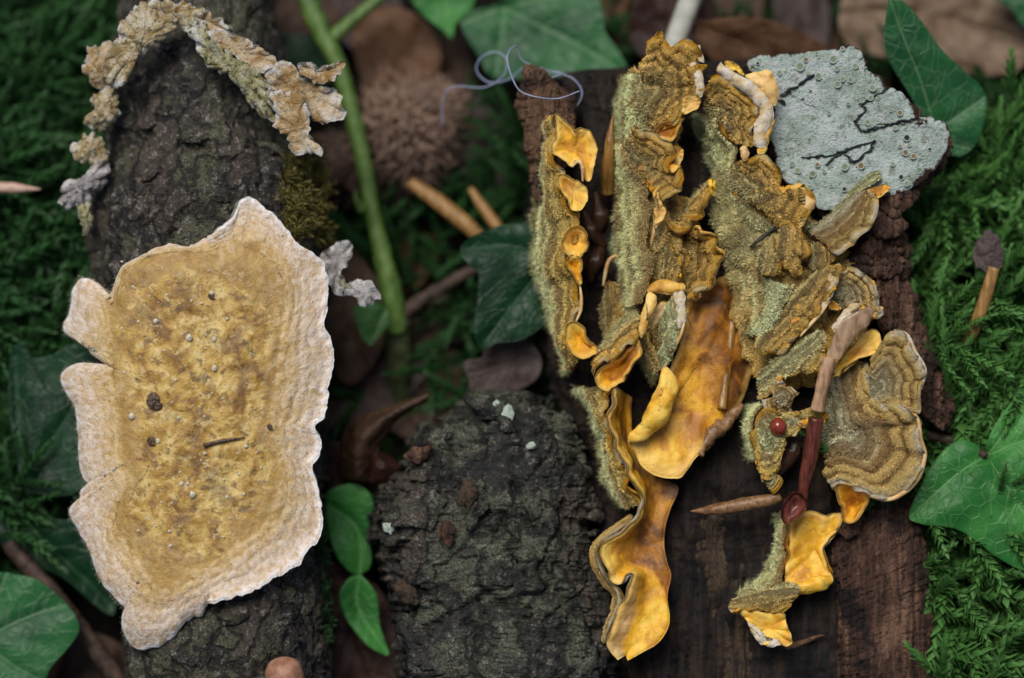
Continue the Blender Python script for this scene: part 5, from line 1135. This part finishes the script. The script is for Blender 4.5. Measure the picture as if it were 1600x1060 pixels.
# ------------------------------------------------------------------ dead leaves
DG = 'dead leaves in the litter'
e = tag(empty('curled_leaf', at_px(590, 760, -240)), 'curled dry brown beech leaf twisted into a horn above the small ivy leaves', 'dead leaf', DG)
sheet('blade', e, [Z5([(640, 686, -150), (480, 740, -165), (345, 790, -175), (292, 850, -185), (278, 950, -195), (290, 1030, -210)]), Z5([(632, 700, -140), (500, 765, -140), (410, 830, -135), (360, 900, -140), (345, 970, -150), (345, 1040, -170)]), Z5([(622, 722, -150), (522, 790, -160), (452, 870, -165), (420, 940, -165), (398, 1000, -170), (392, 1050, -185)])], 'dead_brown', 'dead_brown', th=4, amp=3)
e = tag(empty('folded_leaf', at_px(600, 770, -240)), 'small dark red folded dead leaf under the horn shaped leaf', 'dead leaf', DG)
sheet('blade', e, [Z5([(395, 1010, -165), (410, 940, -155), (440, 925, -160), (490, 945, -170)]), Z5([(400, 1040, -150), (440, 985, -135), (480, 980, -140), (520, 980, -150)]), Z5([(440, 1060, -165), (480, 1062, -160), (515, 1055, -165), (532, 1000, -170)])], 'dead_red', 'dead_red', th=4, amp=2)
leaf('dead_leaf', [q[:2] for q in Z5([(770, 572), (840, 552), (850, 515), (900, 485), (960, 474), (1030, 490), (1075, 560), (1050, 640), (930, 700), (850, 685), (772, 712), (790, 660)])], (785, 575), -215, 'dead_grey', [[(830, 560), (730, 590)]], grad=(-.1, .1), fold=.5, amp=9, label='greyish crumpled dead leaf above the dark bark chunk', cat='dead leaf', group=DG, seed=21)
leaf('dead_leaf', [(1080, 42), (1130, 28), (1180, 26), (1230, 40), (1272, 60), (1300, 88), (1290, 130), (1220, 150), (1150, 120), (1100, 80)], (1190, 75), -300, 'dead_orange', [[(1090, 45), (1290, 120)], [(1180, 30), (1220, 120)]], grad=(0, -.3), fold=.5, label='rusty brown dead leaf behind the top of the lichen plate', cat='dead leaf', group=DG, seed=22)
leaf('dead_leaf', [(1312, 10), (1340, -40), (1450, -60), (1580, -40), (1604, 50), (1602, 98), (1560, 118), (1480, 112), (1400, 92), (1340, 82), (1314, 52)], (1460, 25), -390, 'dead_tan', [[(1315, 20), (1460, 30), (1600, 70)]], fold=.5, amp=12, label='large pale tan dead leaf behind the pointed ivy leaf', cat='dead leaf', group=DG, seed=23)
leaf('dead_leaf', [(1000, -20), (1060, -30), (1110, 0), (1120, 50), (1080, 100), (1030, 110), (985, 60)], (1050, 40), -380, 'dead_red', [[(1000, -20), (1090, 100)]], amp=10, label='dark reddish dead leaf behind the pale stalk', cat='dead leaf', group=DG, seed=24)
leaf('dead_leaf', [(500, 900), (540, 880), (600, 930), (625, 1010), (620, 1090), (540, 1110), (500, 1060), (490, 970)], (560, 1000), -255, 'dead_red', [[(510, 890), (590, 1090)]], amp=6, label='dark brown dead leaf under the lower oval ivy leaf', cat='dead leaf', group=DG, seed=25)
leaf('dead_leaf', [(500, 690), (550, 700), (600, 740), (590, 780), (540, 790), (500, 760)], (545, 742), -235, 'dead_red', [[(500, 700), (590, 770)]], amp=6, label='dark dead leaf beneath the horn shaped curled leaf', cat='dead leaf', group=DG, seed=26)
leaf('dead_leaf', [(500, 380), (560, 400), (600, 470), (590, 560), (540, 600), (500, 520)], (545, 490), -330, 'dead_brown', [[(505, 390), (580, 580)]], amp=9, label='brown dead leaf in shade behind the young ivy leaf', cat='dead leaf', group=DG, seed=27)
leaf('dead_leaf', [(555, 40), (600, 10), (660, 30), (690, 90), (660, 150), (600, 160), (560, 110)], (620, 85), -430, 'dead_orange', [[(560, 40), (670, 150)]], amp=12, label='orange brown dead leaf above the spiny husk', cat='dead leaf', group=DG, seed=28)
# loose litter leaves lying on the ground round about
r = random.Random(11)
LIT = [(590, 430), (660, 640), (700, 150), (770, 230), (560, 10), (900, 40), (1250, 20), (1340, 130), (1130, 20), (640, 560), (720, 480), (480, 20), (60, 1000), (540, 620), (1540, 150), (680, 760), (980, 30), (150, 1050), (90, 420), (1500, 320), (1560, 1000), (820, 180)]
WHERE = ['behind the curled grey fungus', 'at the foot of the ivy stem', 'beyond the spiny husk towards the thread', 'under the loose thread', 'under the fork of the ivy stem', 'behind the broad veined ivy leaf', 'beyond the rusty leaf behind the lichen', 'in the shade behind the lichen plate',
         'beyond the pale grey stalk', 'beside the brown side twig', 'under the dark shiny ivy leaf', 'beyond the top end of the branch', 'under the mid green ivy leaf by the branch', 'between the branch and the young ivy leaf', 'under the pointed ivy leaf', 'behind the dark bark chunk',
         'beyond the shaggy ochre fungus', 'beside the lower end of the branch', 'under the moss left of the branch', 'under the moss below the pointed ivy leaf', 'under the moss below the large glossy leaf', 'behind the tan splinter']
for k, (u, v) in enumerate(LIT):
    a, b, rot = r.uniform(75, 120), r.uniform(42, 62), r.uniform(0, 6.28); o = []
    for i in range(14):
        ph = 2 * math.pi * i / 14; x, y = math.cos(ph) * a * (1 + .25 * (abs(math.cos(ph)) ** 8)), math.sin(ph) * b * r.uniform(.9, 1.08)
        o.append((u + x * math.cos(rot) - y * math.sin(rot), v + x * math.sin(rot) + y * math.cos(rot)))
    ends = [[(u - a * math.cos(rot), v - a * math.sin(rot)), (u + a * math.cos(rot), v + a * math.sin(rot))]]
    mt = r.choice(['dead_brown', 'dead_red', 'dead_brown', 'dead_orange', 'dead_grey'])
    leaf('litter_leaf', o, (u, v), float(ground_d(v)) + r.uniform(18, 40), mt, ends, grad=(r.uniform(-.15, .15), .19 + r.uniform(-.1, .1)), fold=.4, amp=12, side=.35, label='fallen brown leaf lying flat ' + WHERE[k], cat='dead leaf', group='litter leaves', seed=60 + k)

# ------------------------------------------------------------------ straws and sticks
SG = 'dry straws'
single('straw', [(640, 285, -320), (690, 320, -305), (740, 362, -295), (760, 390, -300)], [9, 13, 13, 9], 'straw', 'tan straw lying at the foot of the spiny husk', 'straw', n=30)
single('straw', [(735, 295, -325), (755, 325, -318), (780, 358, -312)], [5, 9, 9], 'straw', 'short straw between the tan straw and the left fungus row', 'straw', n=20)
e = tag(empty('stalk', at_px(1512, 535, -125)), 'tan dry stalk with withered tip stuck upright in the moss', 'stalk')
tube('straw', [(1554, 418, -82), (1540, 465, -92), (1526, 505, -104), (1510, 536, -118)], [9, 11, 11, 9], 'straw', e, n=36, rough=.08)
disc('withered_tip', e, [(1520, 405, -92), (1530, 372, -88), (1548, 360, -84), (1564, 380, -82), (1568, 410, -80), (1555, 428, -80), (1535, 420, -84)], (1546, 396), -82, -86, 'dead_grey', 'dead_grey', th=3, amp=3, lam=16, jag=3)
single('stick', [(1100, -50, -300), (1075, 10, -275), (1048, 85, -240), (1035, 130, -215)], [16, 17, 17, 15], 'straw_pale', 'pale grey stalk leaning behind the top of the shaggy fungus', 'stalk', n=30)
single('sliver', [(-20, 292, -200), (20, 294, -195), (64, 296, -190)], [8, 9, 1], 'straw_pink', 'pale pink sliver pointing out of the moss on the left', 'straw', n=20)
single('stalk', [(1440, 676, -130), (1475, 686, -118), (1506, 692, -112), (1540, 712, -75)], [9, 7, 6, 5], 'stem_brown', 'brownish leaf stalk leading to the large glossy ivy leaf', 'stalk', n=24)
single('branchlet', [(-20, 800, -250), (40, 880, -215), (110, 960, -205), (190, 1070, -220)], [12, 14, 14, 14], 'stem_brown', 'dark twig running under the ivy leaves beside the branch', 'twig', n=40, rough=.2)
single('strip', [(1350, 655, 0), (1415, 668, 6), (1428, 705, 4)], [.5, 1.0, 1.6], 'bud_tan', 'fine curved bristle lying on the large banded fan fungus', 'bristle', n=20)
THR = Z4([(685, 495), (688, 390), (730, 342), (850, 345), (925, 298), (938, 235), (892, 206), (835, 230), (820, 282), (870, 326), (950, 312), (1010, 268), (1130, 288), (1200, 312), (1235, 370), (1190, 440), (1060, 490), (1005, 455), (986, 408), (1010, 375), (1075, 322), (1160, 290), (1100, 278), (1000, 240), (976, 180), (940, 225), (965, 320), (1010, 370), (1130, 390), (1225, 360)])
single('thread', [(q[0], q[1], -240 + 28 * math.sin(k * .5) + k * 6) for k, q in enumerate(THR)], [1.1, 1.2, 1.0], 'thread', 'loose pale blue looping thread in front of the broad veined ivy leaf', 'thread', n=320, sides=6)

# ------------------------------------------------------------------ spiny husk
def husk():
    e = tag(empty('spiny_husk', at_px(620, 250, ground_d(250))), 'blurred brown spiny beech nut husk behind the green ivy stem', 'husk')
    def valve(c, rad, rot, mat, seed, nsp, L):
        r = np.random.RandomState(seed); nu, nvv = 60, 40; ph = np.linspace(0, 2 * math.pi, nu, endpoint=False); th = np.linspace(.02, math.pi * .62, nvv)
        D = np.stack([np.sin(th)[:, None] * np.cos(ph), np.sin(th)[:, None] * np.sin(ph), np.cos(th)[:, None] + 0 * ph], -1)
        a = math.radians(rot); Rm = np.array([[math.cos(a), -math.sin(a), 0], [math.sin(a), math.cos(a), 0], [0, 0, 1]])
        P = np.array(c) + (D * np.array(rad)) @ Rm.T; P = P + ((P - np.array(c)) * (.10 * fbm(P, 26, 4, seed=seed))[..., None])
        shell('valve', P, np.zeros((nvv, nu)), e, mat, mat, th=10, per=True, cap=True, amp=2)
        i, j = r.randint(2, nvv - 1, nsp), r.randint(0, nu, nsp); p = P[i, j]; n = (p - np.array(c)); n /= np.linalg.norm(n, axis=1, keepdims=True)
        dv = n + r.normal(size=(nsp, 3)) * .45; dv /= np.linalg.norm(dv, axis=1, keepdims=True); s1 = np.cross(dv, r.normal(size=(nsp, 3))); s1 /= np.linalg.norm(s1, axis=1, keepdims=True); s2 = np.cross(dv, s1)
        Ln = L * r.uniform(.5, 1.2, (nsp, 1)); w_ = 4.2; bend = r.normal(size=(nsp, 3)) * .5
        ring = lambda q, k: [q + (s1 * math.cos(x) + s2 * math.sin(x)) * k for x in (0, 2.09, 4.19)]
        V = np.stack(ring(p, w_) + ring(p + dv * Ln * .5, w_ * .6) + [p + (dv + bend * .6) * Ln], 1).reshape(-1, 3); k = np.arange(nsp)[:, None] * 7
        F4 = np.vstack([k + [0, 1, 4, 3], k + [1, 2, 5, 4], k + [2, 0, 3, 5]]); F3 = np.vstack([k + [3, 4, 6], k + [4, 5, 6], k + [5, 3, 6]])
        mesh_obj('spines', W(V), [F4, F3], M[mat], e, kind='stuff')
    valve((632, 212, -390), (70, 54, 66), 55, 'husk', 5, 620, 44)
    valve((560, 268, -420), (95, 48, 60), 20, 'husk_dark', 6, 260, 30)
    valve((680, 180, -430), (40, 50, 40), 0, 'husk', 7, 160, 30)
husk()

# ------------------------------------------------------------------ moss
def moss_shoot(r, L, nleaf, ll, lw, curve):
    """one leafy shoot along +x: returns V (n,5,3), T (n,5)"""
    s = np.sort(r.rand(nleaf)) ** .9
    ang = r.uniform(-1, 1) * curve
    cx = L * s; cy = L * ang * s ** 2; cz = -L * .35 * s ** 2.2
    p = np.stack([cx, cy, cz], 1)
    tx = np.stack([np.ones(nleaf), 2 * ang * s, -.77 * s ** 1.2], 1); tx /= np.linalg.norm(tx, axis=1, keepdims=True)
    ph = np.arange(nleaf) * 2.4 + r.rand(nleaf) * .6
    a = np.cross(tx, [0, 0, 1.0]); a /= np.linalg.norm(a, axis=1, keepdims=True); b = np.cross(a, tx)
    rad = a * np.cos(ph)[:, None] + b * (np.sin(ph) * .75)[:, None]
    op = np.interp(s, [0, .7, 1], [.62, .52, .2])[:, None]
    dv = tx * (1 - op * .35) + rad * op; dv /= np.linalg.norm(dv, axis=1, keepdims=True)
    side = np.cross(dv, rad); side /= np.linalg.norm(side, axis=1, keepdims=True) + 1e-9
    up = np.cross(side, dv)
    l = (ll * np.interp(s, [0, .15, .8, 1], [.7, 1, .9, .55]) * r.uniform(.8, 1.15, nleaf))[:, None]; w2 = l * lw
    m = p + dv * l * .38
    V = np.stack([p, m + side * w2 - up * w2 * .35, m, m - side * w2 - up * w2 * .35, p + dv * l - tx * 0 + rad * l * .10], 1)
    T = np.stack([s * .25, .35 + s * .3, .25 + s * .3, .35 + s * .3, .55 + .45 * s], 1)
    return V, T
def moss(name, label, mat, pts, size, seed, branches=(3, 6), nleaf=84, dirs=None, lift=(.1, .6), ll=.155, lw=.24, parent=None, ds=0):
    """pts (n,3) px roots"""
    r = np.random.RandomState(seed); protos = []
    for k in range(10):
        parts = [moss_shoot(r, 1.0, nleaf, ll, lw, .35)]
        nb = r.randint(*branches)
        for q in range(nb):
            s = .12 + .68 * (q + r.rand() * .5) / nb; sg = 1 if q % 2 else -1
            V, T = moss_shoot(r, .48 * (1.15 - s) + .12, int(nleaf * .55), ll * .72, lw, .3)
            a = sg * math.radians(r.uniform(35, 60)); R_ = np.array([[math.cos(a), -math.sin(a), 0], [math.sin(a), math.cos(a), 0], [0, 0, 1]])
            parts.append((V @ R_.T + np.array([s, 0, -.35 * s ** 2.2]), T))
        protos.append((np.concatenate([q[0] for q in parts]), np.concatenate([q[1] for q in parts])))
    VV, TT = [], []
    for i, c in enumerate(pts):
        V, T = protos[r.randint(10)]; sz = size * r.uniform(.65, 1.25)
        a = (dirs[i] if dirs is not None else r.uniform(0, 360)) + r.normal(0, 38 if dirs is not None else 0); a = math.radians(a)
        e_ = math.radians(r.uniform(5, 55) if lift is None else r.uniform(lift[0] * 90, lift[1] * 90)); ro = r.uniform(-.5, .5)
        x = np.array([math.cos(a) * math.cos(e_), math.sin(a) * math.cos(e_), math.sin(e_)]); y = np.array([-math.sin(a), math.cos(a), 0]); z = np.cross(x, y)
        y2 = y * math.cos(ro) + z * math.sin(ro); z2 = np.cross(x, y2)
        if z2[2] < 0: z2 = -z2
        VV.append((V[..., :1] * x + V[..., 1:2] * y2 + V[..., 2:] * z2) * sz + c); TT.append(T)
    V = np.concatenate(VV).reshape(-1, 3); T = np.concatenate(TT).ravel(); k = np.arange(len(V) // 5)[:, None] * 5
    F = [np.vstack([k + [0, 1, 2], k + [0, 2, 3], k + [1, 4, 2], k + [2, 4, 3]])]
    o = mesh_obj(name, W(V), F, M[mat], parent, {'t': T}, smooth=False)
    return tag(o, label, 'moss' if parent is None else None, kind='stuff')
def scatter(n, seed, box, dfun, keep=None):
    r = np.random.RandomState(seed); u = r.uniform(box[0], box[2], n * 3); v = r.uniform(box[1], box[3], n * 3)
    if keep is not None: k = keep(u, v); u, v = u[k], v[k]
    u, v = u[:n], v[:n]; P = np.stack([u, v, u * 0], 1); P[:, 2] = dfun(u, v) + fbm(P, 70, 2, seed=seed) * 34 + r.uniform(-80, 22, len(u)); return P
rm = np.random.RandomState(9)
def right_d(u, v): return np.interp(v, [-60, 200, 450, 800, 1100], [-310, -250, -150, -115, -95]) - 40 * np.exp(-((u - 1400) / 60) ** 2)
Pm = scatter(260, 1, (1380, 150, 1720, 1150), right_d)
moss('moss_carpet', 'bright green feathery moss carpet to the right of the rotten log', 'moss_bright', Pm, 185, 3, dirs=rm.uniform(-60, 60, len(Pm)) + np.where(rm.rand(len(Pm)) < .35, 90, 0), lift=(.05, .5))
def left_d(u, v): return np.interp(v, [-60, 200, 450, 800, 1100], [-400, -340, -270, -260, -270])
Pm = scatter(210, 2, (-110, -90, 165, 820), left_d, lambda u, v: u < np.interp(v, [0, 300, 500, 820], [190, 150, 120, 60]))
moss('moss_carpet', 'soft dark green feathery moss carpet on the left of the branch', 'moss_green', Pm, 185, 4, dirs=rm.uniform(-30, 70, len(Pm)), lift=(.05, .5))
Pm = scatter(85, 5, (520, 60, 900, 700), lambda u, v: ground_d(v) + 25 + 40 * np.clip((u - 680) / 100, 0, 1), lambda u, v: ((u > 690) & (v > 110)) | (v > 330))
moss('moss_carpet', 'shaded green moss patch in the gap between branch and log', 'moss_green', Pm, 150, 6, lift=(.05, .55))
Pm = scatter(90, 8, (960, -60, 1640, 150), lambda u, v: ground_d(v) + 60, lambda u, v: (u > 1500) | (rm.rand(len(u)) < .25))
moss('moss_carpet', 'sparse moss behind the lichen plate among the dead leaves', 'moss_green', Pm, 90, 7)
# golden cushion on the branch side
q = np.random.RandomState(4); uu = q.uniform(440, 500, 210); vv = q.uniform(240, 375, 210); uu = uu + (vv - 300) * .02
Pm = np.stack([uu, vv, branch_d(uu, vv) + q.uniform(-4, 26, 210)], 1)
moss('moss_tuft', 'golden olive tuft of moss on the side of the branch above the pale fungus', 'moss_gold', Pm, 26, 12, branches=(1, 3), nleaf=16, dirs=q.uniform(-80, 80, 210), lift=(.1, .9), ll=.5, lw=.13)
q = np.random.RandomState(5); vv = q.uniform(820, 1000, 60); uu = np.interp(vv, [820, 1000], [503, 508]) + q.uniform(-8, 3, 60)
Pm = np.stack([uu, vv, branch_d(uu, vv) - 4], 1)
moss('moss_tuft', 'tiny bright moss sprigs along the lower right edge of the branch', 'moss_green', Pm, 15, 13, branches=(1, 2), nleaf=10, dirs=q.uniform(-80, 80, 60), ll=.5)
